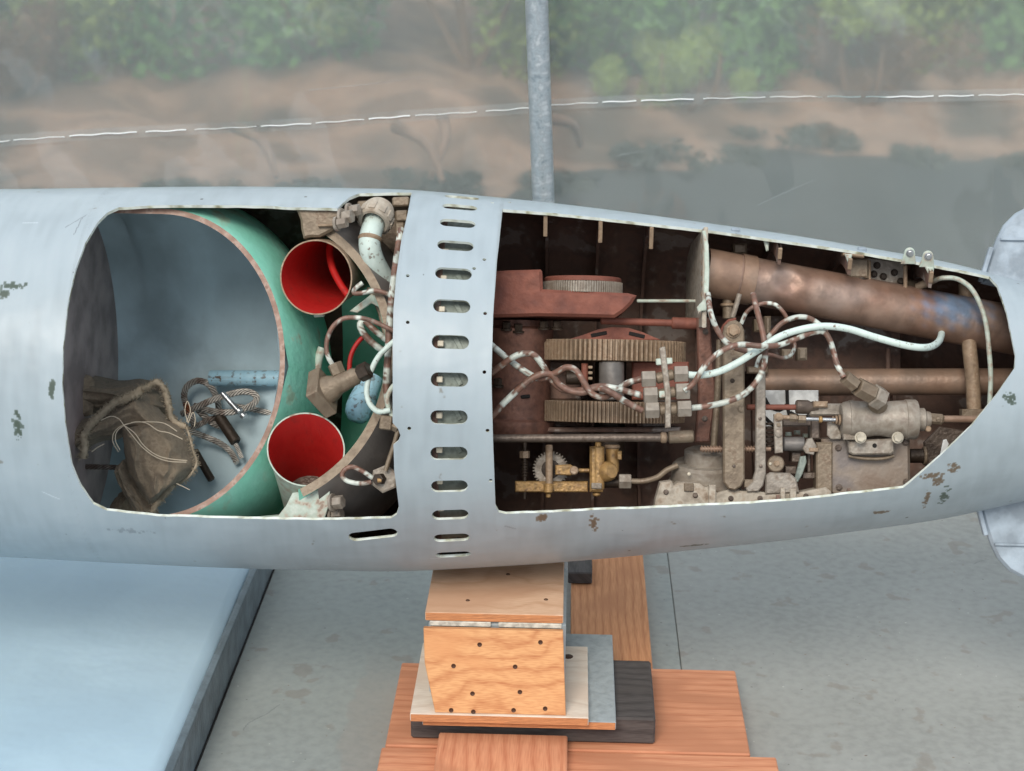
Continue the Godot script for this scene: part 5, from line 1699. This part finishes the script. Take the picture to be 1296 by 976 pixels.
func make_blocks() -> void:
	const G := -0.51
	# two planks lie side by side on the deck
	var top := -0.470
	var xa := on(486, 950, top).x
	var xb := on(949, 950, top).x
	for s in [[xa, xb, -0.045, 0.195, "orange plank on the deck under the black timber, nearer the torpedo"], [on(480, 960, top).x, on(980, 960, top).x + 0.003, 0.2, 0.43, "orange plank on the deck with a grey paint smear, nearest the camera"]]:
		var o := thing("floor_plank", s[4], "plank", Vector3((s[0] + s[1]) / 2, G + 0.001, (s[2] + s[3]) / 2), "planks under the stack")
		board(o, "board", s[0], s[1], G + 0.001, top, s[2], s[3], M.plank, 0.002)
	var lng := thing("cross_plank", "brown plank lying lengthwise behind the grey plywood, passing under the torpedo", "plank", Vector3(on(772, 770, -0.472).x, G + 0.001, -0.3))
	var rx := on(824, 820, -0.472).x
	board(lng, "board", rx - 0.125, rx, G + 0.001, -0.472, -0.62, -0.05, M.plank_brown, 0.002)
	lng = thing("cross_plank", "orange plank end on top of the floor planks in front of the black timber", "plank", Vector3(on(633, 960, -0.44).x, top + 0.001, 0.3))
	board(lng, "board", on(549, 965, -0.44).x, on(718, 965, -0.44).x, top + 0.001, -0.450, 0.19, 0.55, M.plank, 0.002)
	var dk := thing("dark_block", "small dark wooden block on the brown plank just below the torpedo", "block", Vector3(on(735, 722, -0.44).x, -0.471, -0.28))
	board(dk, "board", on(719, 722, -0.44).x, on(750, 722, -0.44).x, -0.471, -0.45, -0.43, -0.335, M.black_timber, 0.002)
	# the stack: black timber, grey plywood, white plywood
	var t := thing("black_timber", "black wooden beam under the grey plywood", "beam", Vector3(on(674, 920, -0.428).x, top + 0.001, 0.1))
	board(t, "board", on(518, 930, -0.45).x, on(830, 925, -0.44).x, top + 0.001, -0.428, 0.008, 0.178, M.black_timber, 0.003)
	var g := thing("grey_plywood", "grey painted plywood sheet between the black beam and white plywood", "plywood", Vector3(on(660, 925, -0.416).x, -0.4275, 0.08))
	board(g, "sheet", on(532, 926, -0.42).x, on(780, 922, -0.417).x, -0.4275, -0.416, -0.048, 0.2108, M.grey_ply, 0.001)
	board(g, "raw_edge", on(532, 926, -0.42).x + 0.001, on(780, 922, -0.417).x - 0.001, -0.4272, -0.4165, 0.2108, 0.2118, M.ply_edge, 0.0003)
	var w := thing("white_plywood", "whitewashed plywood sheet with chipped edges right under the block", "plywood", Vector3(on(633, 910, -0.404).x, -0.4155, 0.12))
	var wx0 := on(517, 914, -0.404).x
	var wx1 := on(745, 912, -0.404).x
	board(w, "sheet", wx0, wx1, -0.4155, -0.404, 0.015, 0.222, M.white_ply, 0.001)
	board(w, "raw_edge", wx0 + 0.001, wx1 - 0.001, -0.4152, -0.4045, 0.222, 0.2228, M.ply_edge, 0.0003)
	var kn := Mb.new()
	var kp := on(719, 831, -0.404) - w.position
	lathe(kn, [[0.0, 0.0075], [0.0007, 0.006], [0.0004, 0.0]], axis_xf(kp, Vector3.UP), 12)
	put(w, "knot_hole", kn, M.screw)
	# the block that the torpedo rests on
	var c0 := on(536, 780, -0.272)
	var cr := thing("cradle_block", "plywood faced support block with screws, directly beneath the torpedo", "support block", Vector3(on(628, 915, -0.404).x, -0.4035, 0.1))
	var lx := on(537, 780, -0.272).x
	var hx := on(713, 780, -0.272).x
	board(cr, "core", lx + 0.004, hx + 0.004, -0.4035, -0.2845, -0.12, 0.176, M.grey_ply, 0.006)
	board(cr, "rear_cheek", lx + 0.02, hx + 0.005, -0.30, -0.262, -0.12, -0.004, M.grey_ply, 0.004)
	var tp := board(cr, "top_board", lx, hx, -0.2842, -0.272, 0.0, 0.178, M.ply_top, 0.001)
	put_edge(cr, lx, hx, -0.2842, -0.272, 0.178)
	var mb := Mb.new()
	# white painted strip in the gap
	board(cr, "white_strip", lx + 0.006, lx + 0.09, -0.292, -0.2846, 0.17, 0.1795, M.white_paint, 0.001)
	board(cr, "white_strip", lx + 0.10, hx - 0.002, -0.292, -0.2846, 0.17, 0.1795, M.white_paint, 0.001)
	# front board, its left foot sawn at a slant, leaning a little
	var fp := PackedVector2Array()
	var bl := on(549, 913, -0.404).x
	var br := on(716, 913, -0.404).x
	fp.append(Vector2(bl, -0.4035)); fp.append(Vector2(br, -0.4035)); fp.append(Vector2(hx, -0.288)); fp.append(Vector2(lx - 0.001, -0.288)); fp.append(Vector2(lx + 0.001, -0.335))
	var tilt := Transform3D(Basis(Vector3.RIGHT, -0.20), Vector3(0, 0, 0))
	var z1 := 0.218
	var xf := Transform3D(Basis(Vector3.RIGHT, -0.2), Vector3(-cr.position.x, -0.4035 - cr.position.y, z1 - cr.position.z))
	for i in fp.size():
		fp[i].y = (fp[i].y + 0.4035) / cos(0.2)
	prism(mb, fp, 0.012, xf, 0.001)
	for i in mb.v.size():
		var p := xf.affine_inverse() * mb.v[i]
		mb.uv[i] = Vector2((p.x - bl - 0.02) / 0.66 + 0.15, (p.y + p.z) / 0.33 + 0.2)
	var fb := put(cr, "front_board", mb, M.ply_front)
	for q in [[592, 728], [643, 727], [691, 759], [592, 760]]:
		if q[0] == 592 and q[1] == 728:
			continue
		wood_screw(cr, on(q[0], q[1], -0.2719), Vector3.UP, 0.0024)
	var n := (Basis(Vector3.RIGHT, -0.2) * Vector3.BACK).normalized()
	var o := cam.transform.origin
	var pc := Vector3(0, -0.4035, z1)
	for q in [[607, 816], [684, 813], [574, 843], [652, 844], [598, 878], [658, 876], [571, 899], [599, 901], [650, 899], [690, 897]]:
		var d := ray(q[0], q[1])
		var p := o + d * ((pc - o).dot(n) / d.dot(n))
		wood_screw(cr, p + n * 0.0002, n, 0.0026)

func put_edge(parent: Node3D, x0: float, x1: float, y0: float, y1: float, z: float) -> void:
	board(parent, "raw_edge", x0 + 0.001, x1 - 0.001, y0 + 0.0004, y1 - 0.0006, z, z + 0.0007, M.ply_edge, 0.0002)

# ---------------------------------------------------------------- deck, platform, plastic sheet, pole and the yard beyond
func sheet_grid(mb: Mb, x0: float, x1: float, z0: float, z1: float, nx: int, nz: int, f: Callable) -> void:
	var s := mb.v.size()
	for j in nz + 1:
		for i in nx + 1:
			var x := lerpf(x0, x1, float(i) / nx)
			var z := lerpf(z0, z1, float(j) / nz)
			mb.vert(Vector3(x, f.call(x, z), z), Vector3.UP, Vector2(x, z))
	var k := nx + 1
	for j in nz + 1:
		for i in k:
			var a := mb.v[s + j * k + mini(i + 1, nx)] - mb.v[s + j * k + maxi(i - 1, 0)]
			var b := mb.v[s + mini(j + 1, nz) * k + i] - mb.v[s + maxi(j - 1, 0) * k + i]
			var nn := b.cross(a).normalized()
			mb.n[s + j * k + i] = nn if nn.y > 0 else -nn
	for j in nz:
		for i in nx:
			mb.quad(s + j * k + i, s + j * k + i + 1, s + (j + 1) * k + i + 1, s + (j + 1) * k + i)

func bush_crown(sd: int, r: Vector3, leaves: int, size: float) -> Mb:
	var g := RandomNumberGenerator.new()
	g.seed = sd
	var mb := Mb.new()
	var lumps := []
	for k in 11:
		lumps.append([Vector3(g.randfn(0, 0.42), g.randf_range(0.25, 1.0), g.randfn(0, 0.42)) * r, g.randf_range(0.22, 0.42), g.randf_range(0.75, 1.3)])
	for k in leaves:
		var l: Array = lumps[g.randi() % lumps.size()]
		var d := Vector3(g.randfn(), g.randfn(), g.randfn()).normalized()
		var c: Vector3 = l[0] + d * r * l[1] * pow(g.randf(), 0.4)
		c.y = maxf(c.y, 0.03)
		var n := (d + Vector3(g.randfn(), g.randfn() + 0.6, g.randfn()) * 0.7).normalized()
		var u := n.cross(Vector3(g.randfn(), g.randfn(), g.randfn())).normalized()
		var w := n.cross(u)
		var s := size * g.randf_range(0.6, 1.3)
		var tint: float = clampf(l[2] * g.randf_range(0.8, 1.15), 0.4, 1.4)
		var col := Color(tint, tint, tint * 0.95)
		mb.flat([c - u * s, c + w * s * 0.42 + n * s * 0.1, c + u * s, c - w * s * 0.42 + n * s * 0.1], n, col)
	return mb

func copy_of(parent: Node3D, called: String, m: Mesh, scale_: Vector3, turn: float) -> void:
	var c := MeshInstance3D.new()
	c.mesh = m
	c.name = called
	parent.add_child(c, true)
	c.rotation.y = turn
	c.scale = scale_

func make_place() -> void:
	const G := -0.51
	# the painted deck: two sheets with a joint
	var jx := on(852, 760, G).x
	for s in [[-3.0, jx - 0.0005, "grey green painted deck sheet left of the joint"], [jx + 0.0005, 3.0, "grey painted deck sheet right of the joint"]]:
		var mb := Mb.new()
		box(mb, Transform3D(Basis(), Vector3((s[0] + s[1]) / 2, G - 0.02, 0.65)), Vector3(s[1] - s[0], 0.04, 4.1), 0.001)
		var m: Material = M.deck
		for i in mb.v.size():
			mb.uv[i] = Vector2((mb.v[i].x + 1.1) / 2.2, (mb.v[i].z + 0.9) / 2.2)
		struct("deck", mb, m, s[2])
	# specks of grit and paint on it
	var o := thing("raised_platform", "pale blue grey raised box with a lipped edge on the deck, lower left", "platform", Vector3(-1.2, G, 0.3))
	var hx := on(341, 740, G).x - 0.003
	var ht := G + 0.082
	var mb := Mb.new()
	# section along z: a rounded lip then the side wall
	var prof := [Vector2(hx - 2.2, ht - 0.0), Vector2(hx - 0.030, ht), Vector2(hx - 0.022, ht - 0.002), Vector2(hx - 0.016, ht - 0.0075), Vector2(hx - 0.0115, ht - 0.012)]
	var side_prof := [[-0.0115, -0.012], [-0.0112, -0.0085], [-0.0095, -0.0072], [-0.006, -0.0078], [-0.001, -0.0095], [0.0, -0.013], [0.0, -0.081]]
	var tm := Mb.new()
	for i in side_prof.size() - 1:
		var a := Vector3(hx + side_prof[i][0], ht + side_prof[i][1], 0) - o.position
		var b := Vector3(hx + side_prof[i + 1][0], ht + side_prof[i + 1][1], 0) - o.position
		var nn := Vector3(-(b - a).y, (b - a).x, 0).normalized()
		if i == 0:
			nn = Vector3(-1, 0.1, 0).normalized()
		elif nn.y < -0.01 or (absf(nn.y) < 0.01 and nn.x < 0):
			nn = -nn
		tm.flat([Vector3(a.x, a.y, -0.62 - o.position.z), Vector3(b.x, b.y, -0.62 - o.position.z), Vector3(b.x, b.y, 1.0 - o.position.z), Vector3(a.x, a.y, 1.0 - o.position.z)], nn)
	put(o, "shaded_edge", tm, M.shaded_edge)
	var s0 := 0
	for i in prof.size() - 1:
		var a: Vector2 = prof[i]
		var b: Vector2 = prof[i + 1]
		var nn := Vector3(-(b - a).y, (b - a).x, 0).normalized()
		if nn.y < 0.0 and nn.x < 0.0:
			nn = -nn
		var na := nn
		var nb := nn
		for e in [[-1, 0], [1, 1]]:
			var j: int = i + e[0]
			if j >= 0 and j < prof.size() - 1:
				var d: Vector2 = prof[j + 1] - prof[j]
				var n2 := Vector3(-d.y, d.x, 0).normalized()
				if n2.dot(nn) > 0.3:
					if e[1] == 0:
						na = (nn + n2).normalized()
					else:
						nb = (nn + n2).normalized()
		var s := mb.v.size()
		for z in [-0.62, 1.0]:
			mb.vert(Vector3(a.x, a.y, z) - o.position, na, Vector2(a.x, z))
			mb.vert(Vector3(b.x, b.y, z) - o.position, nb, Vector2(b.x, z))
		mb.quad(s, s + 1, s + 3, s + 2)
	put(o, "top_sheet", mb, M.platform)
	mb = Mb.new()
	box(mb, Transform3D(Basis(), Vector3(hx - 1.1, G + 0.036, -0.626) - o.position), Vector3(2.2, 0.07, 0.01), 0.002)
	put(o, "end_wall", mb, M.platform)
	mb = Mb.new()
	box(mb, Transform3D(Basis(), Vector3(hx + 0.0012, G + 0.002, 0.19) - o.position), Vector3(0.0024, 0.004, 1.6), 0.001)
	put(o, "caulk_bead", mb, M.black_hole)
	# the plastic sheet behind, with a stitched seam
	var zs := -1.35
	o = thing("plastic_sheet", "clear plastic sheet hung behind the torpedo with a white stitched seam", "plastic sheet", Vector3(0, G, zs))
	var f := FastNoiseLite.new()
	f.seed = 40; f.frequency = 0.55; f.fractal_octaves = 3
	var wav := func(x: float, y: float) -> float: return 0.05 * f.get_noise_2d(x * 1.2, y * 0.9) + 0.012 * f.get_noise_2d(x * 6.0 + y * 2.0, y * 2.2)
	mb = Mb.new()
	var nx := 220
	var ny := 90
	for j in ny + 1:
		for i in nx + 1:
			var x := lerpf(-3.0, 3.0, float(i) / nx)
			var y := lerpf(0.0, 2.4, float(j) / ny)
			mb.vert(Vector3(x, y, wav.call(x, y)), Vector3.BACK, Vector2(x, y))
	var k := nx + 1
	for j in ny + 1:
		for i in k:
			var a := mb.v[j * k + mini(i + 1, nx)] - mb.v[j * k + maxi(i - 1, 0)]
			var b := mb.v[mini(j + 1, ny) * k + i] - mb.v[maxi(j - 1, 0) * k + i]
			var nn := a.cross(b).normalized()
			mb.n[j * k + i] = nn if nn.z > 0 else -nn
	for side in 2:
		var b0 := mb.v.size() if side == 1 else 0
		if side == 1:
			for i in b0:
				mb.vert(mb.v[i] - Vector3(0, 0, 0.0015), -mb.n[i], mb.uv[i])
		for j in ny:
			for i in nx:
				mb.quad(b0 + j * k + i, b0 + j * k + i + 1, b0 + (j + 1) * k + i + 1, b0 + (j + 1) * k + i)
	put(o, "film", mb, M.clear_film)
	# seam: a folded band of the same film and the stitches
	var seam_px := [[-700, 226], [-380, 206], [-60, 184], [0, 178], [120, 169], [250, 161], [380, 153], [520, 145], [640, 139], [720, 133], [850, 128], [1000, 124], [1150, 122], [1300, 120], [1380, 119], [1700, 119], [2100, 124]]
	var sp := []
	for q in seam_px:
		var p := wz(q[0], q[1], zs)
		p -= o.position
		p.z = wav.call(p.x, p.y) + 0.003
		sp.append(p)
	var line := spline(sp, 0.01)
	mb = Mb.new()
	for i in line.size() - 1:
		var s := mb.v.size()
		for e in [line[i], line[i + 1]]:
			mb.vert(e + Vector3(0, -0.012, 0), Vector3.BACK); mb.vert(e + Vector3(0, 0.012, 0), Vector3.BACK)
		mb.quad(s, s + 1, s + 3, s + 2)
	put(o, "seam_band", mb, M.film_band)
	var i0 := 0
	while i0 < line.size() - 8:
		var n := rng.randi_range(8, 16)
		var seg := []
		var st := Mb.new()
		for i in n:
			if i0 + i < line.size():
				seg.append(line[i0 + i] + Vector3(0, 0.0008 * sin(i), 0.0035))
		if seg.size() > 2:
			tube(st, spline(seg, 0.006), 0.0012 * rng.randf_range(0.5, 1.15), 6)
			put(o, "stitch", st, M.seam_white)
		i0 += n + (1 if rng.randf() < 0.25 else 0)
	# a few creases
	for q in [[[395, 110], [470, 104], [540, 96]], [[780, 200], [820, 192], [856, 180]], [[960, 262], [990, 248], [1040, 226]]]:
		var cp := []
		for e in q:
			var p := wz(e[0], e[1], zs) - o.position
			p.z = wav.call(p.x, p.y) + 0.0015
			cp.append(p)
		var cm := Mb.new()
		tube(cm, spline(cp, 0.01), 0.0012, 6, [], 0.0003)
		put(o, "crease", cm, M.film_band)
	# the steel pole
	var pt := wz(679, 0, zs + 0.12)
	var pb := wz(687.5, 245, zs + 0.12)
	var dir := (pt - pb).normalized()
	var foot := pb + dir * ((G - pb.y) / dir.y)
	o = thing("steel_pole", "galvanised steel pole standing behind the torpedo against the plastic sheet", "pole", foot)
	mb = Mb.new()
	cyl(mb, Vector3.ZERO, dir * 2.6, 0.0232, 28)
	put(o, "tube", mb, M.galvanised)
	mb = Mb.new()
	cyl(mb, Vector3(0, 0.001, 0), Vector3(0, 0.009, 0), 0.06, 28)
	put(o, "foot_plate", mb, M.galvanised)
	# the yard, the earth bank and what grows on it
	mb = Mb.new()
	sheet_grid(mb, -80.0, 80.0, -120.0, 30.0, 40, 40, func(_x, _z): return G - 0.05)
	struct("yard", mb, M.yard, "grey yard surface beyond the plastic sheet")
	var g := FastNoiseLite.new()
	g.seed = 50; g.frequency = 0.5; g.fractal_octaves = 4
	var foot_z := func(x: float) -> float: return lerpf(-3.2, -4.4, smoothstep(-0.7, 0.7, x)) + 0.45 * g.get_noise_2d(x * 2.4, 3.0) + 0.2 * g.get_noise_2d(x * 9.0, 7.0)
	var bank := func(x: float, z: float) -> float:
		var d: float = foot_z.call(clampf(x, -3.0, 4.0)) - z
		var h := 0.0
		if d > 0.0:
			h = minf(d * 0.16, 0.4) + maxf(0.0, d - 2.5) * 0.55
			h = minf(h, 3.5) + 0.16 * g.get_noise_2d(x * 2.2, z * 2.2) * minf(1.0, d)
		else:
			h = d * 0.4
		return G - 0.05 + h
	mb = Mb.new()
	sheet_grid(mb, -14.0, 14.0, -20.0, -2.4, 150, 100, bank)
	struct("earth_bank", mb, M.soil, "reddish bare earth bank behind the plastic sheet")
	var names := {"leaf": "green", "leaf_yellow": "yellowish green", "leaf_dark": "dark green", "leaf_dry": "dry brown"}
	var where := [[-2.45, -4.75, 1.0, "leaf"], [-1.75, -4.8, 0.95, "leaf_yellow"], [-1.05, -4.95, 1.0, "leaf"], [-0.35, -5.05, 0.85, "leaf_yellow"], [0.3, -5.3, 0.9, "leaf"], [0.95, -5.9, 1.0, "leaf_dark"], [1.75, -5.75, 1.0, "leaf_yellow"], [2.5, -5.9, 1.05, "leaf"], [-2.9, -6.2, 1.5, "leaf_dark"], [-1.5, -6.3, 1.5, "leaf_dark"], [0.0, -6.6, 1.5, "leaf"], [1.4, -7.2, 1.5, "leaf_dark"], [2.9, -7.1, 1.5, "leaf"], [-2.1, -4.35, 0.42, "leaf_dry"], [1.35, -5.1, 0.4, "leaf_dry"], [0.55, -4.85, 0.35, "leaf_yellow"]]
	var spots := ["at the left end of the bank", "second from the left on the bank", "left of the pole", "just behind the pole", "just right of the pole", "set back in the middle of the right side", "right of the bare earth", "at the right end of the bank", "high at the far left", "high behind the left bushes", "high behind the pole", "high behind the right bushes", "high at the far right", "low at the left foot of the bushes", "low in front of the right bushes", "low in front of the pole"]
	var crowns := {}
	for l in names:
		crowns[l] = bush_crown(100 + crowns.size(), Vector3(0.75, 0.85, 0.7), 9000, 0.03).mesh(M[l])
	var weeds := [bush_crown(400, Vector3(0.24, 0.11, 0.16), 900, 0.02).mesh(M.weed), bush_crown(401, Vector3(0.2, 0.14, 0.16), 900, 0.02).mesh(M.weed)]
	for i in where.size():
		var q: Array = where[i]
		var r: float = q[2]
		var b := thing("bush", "%s bush %s" % [names[q[3]], spots[i]], "bush", Vector3(q[0], bank.call(q[0], q[1]) - 0.05, q[1]), "bushes on the earth bank")
		copy_of(b, "crown", crowns[q[3]], Vector3(r, r, r), i * 1.3)
		var st := Mb.new()
		for n in 5:
			var a := TAU * n / 5.0 + i
			tube(st, spline([Vector3(0, 0, 0), Vector3(cos(a) * 0.12, 0.25 * r, sin(a) * 0.12), Vector3(cos(a) * 0.4 * r, 0.75 * r, sin(a) * 0.35 * r)], 0.08), 0.018, 6, [], 0.006)
		put(b, "stems", st, M.bark)
	# sticks that lie on the slope
	for q in [[295, 160, 350, 225, "bare branch slanting down at the left of the bank"], [690, 150, 735, 185, "short bare branch just right of the pole"], [560, 150, 545, 225, "upright bare branch left of the pole"], [500, 160, 560, 230, "slanting bare branch crossing the upright one"]]:
		var a := on(q[0], q[1], G + 0.25)
		var c := on(q[2], q[3], G + 0.12)
		var mid := (a + c) / 2
		var st := thing("fallen_branch", q[4], "branch", mid, "fallen branches")
		var bm := Mb.new()
		tube(bm, spline([a - mid, Vector3(0.03, 0.03, 0), c - mid], 0.05), 0.022, 7, [], 0.01)
		put(st, "limb", bm, M.soil)
	# low dark weeds along the foot of the bank
	var near := ["at the far left of the bank", "second from the left", "third from the left", "left of the fallen branches", "under the fallen branches", "just left of the pole", "just right of the pole", "right of the pole by bare earth", "in the middle of the right side", "right of the middle", "near the right end", "at the right end of the bank", "at the far right of the bank"]
	for n in 13:
		var x := -2.3 + n * 0.38 + rng.randf_range(-0.1, 0.1)
		var z: float = foot_z.call(x) + rng.randf_range(-0.12, 0.06)
		var st := thing("weed_clump", "low dark weeds %s" % near[n], "weeds", Vector3(x, bank.call(x, z) - 0.02, z), "weeds along the foot of the bank")
		copy_of(st, "leaves", weeds[n % 2], Vector3(rng.randf_range(0.7, 1.25), rng.randf_range(0.45, 0.85), 1.0), n * 1.7)

# ---------------------------------------------------------------- everything, in order
func _ready() -> void:
	rng.seed = 7
	chip_noise.seed = 77; chip_noise.frequency = 75.0; chip_noise.fractal_octaves = 2
	cam = Camera3D.new()
	cam.name = "camera"
	cam.fov = 25.46
	cam.near = 0.05
	cam.far = 200.0
	add_child(cam)
	var eye := Vector3(0.075, 2.4 * sin(deg_to_rad(TILT)), 2.4 * cos(deg_to_rad(TILT)))
	var aim := Vector3(0.0, -0.0044, 0.0)
	cam.transform = Transform3D(Basis.looking_at(aim - eye, Vector3.UP), eye)
	cam.rotate_object_local(Vector3.BACK, deg_to_rad(0.45))
	cam.current = true
	var look := CameraAttributesPhysical.new()
	look.frustum_focal_length = 12.0 / tan(deg_to_rad(25.46 / 2.0))
	look.frustum_focus_distance = 2.28
	look.exposure_aperture = 11.0
	look.frustum_near = 0.05
	look.frustum_far = 200.0
	cam.attributes = look
	var we := WorldEnvironment.new()
	we.name = "environment"
	var env := Environment.new()
	env.background_mode = Environment.BG_SKY
	var sky := Sky.new()
	var sm := ProceduralSkyMaterial.new()
	sm.sky_top_color = Color(0.81, 0.84, 0.88)
	sm.sky_horizon_color = Color(0.82, 0.84, 0.87)
	sm.sky_curve = 0.2
	sm.ground_bottom_color = Color(0.3, 0.3, 0.3)
	sm.ground_horizon_color = Color(0.5, 0.52, 0.53)
	sm.sun_angle_max = 1.0
	sky.sky_material = sm
	env.sky = sky
	env.tonemap_mode = Environment.TONE_MAPPER_LINEAR
	env.tonemap_exposure = 1.64
	env.sdfgi_enabled = true; env.ssao_enabled = true; env.ssil_enabled = true
	we.environment = env
	add_child(we)
	var sun := DirectionalLight3D.new()
	sun.name = "sun"
	sun.light_energy = 0.5
	sun.light_angular_distance = 26.0
	sun.light_color = Color(1.0, 0.97, 0.93)
	sun.shadow_enabled = true
	sun.rotation_degrees = Vector3(-43, -14, 0)
	add_child(sun)

	tor = thing("torpedo", "long grey torpedo on wooden blocks, two windows sawn open to show its machinery", "torpedo")
	tor.rotation_degrees.x = -TILT
	to_tor = tor.transform.affine_inverse()
	materials()
	make_place()
	make_hull()
	make_flask()
	make_left()
	make_right()
	make_contents()
	make_blocks()
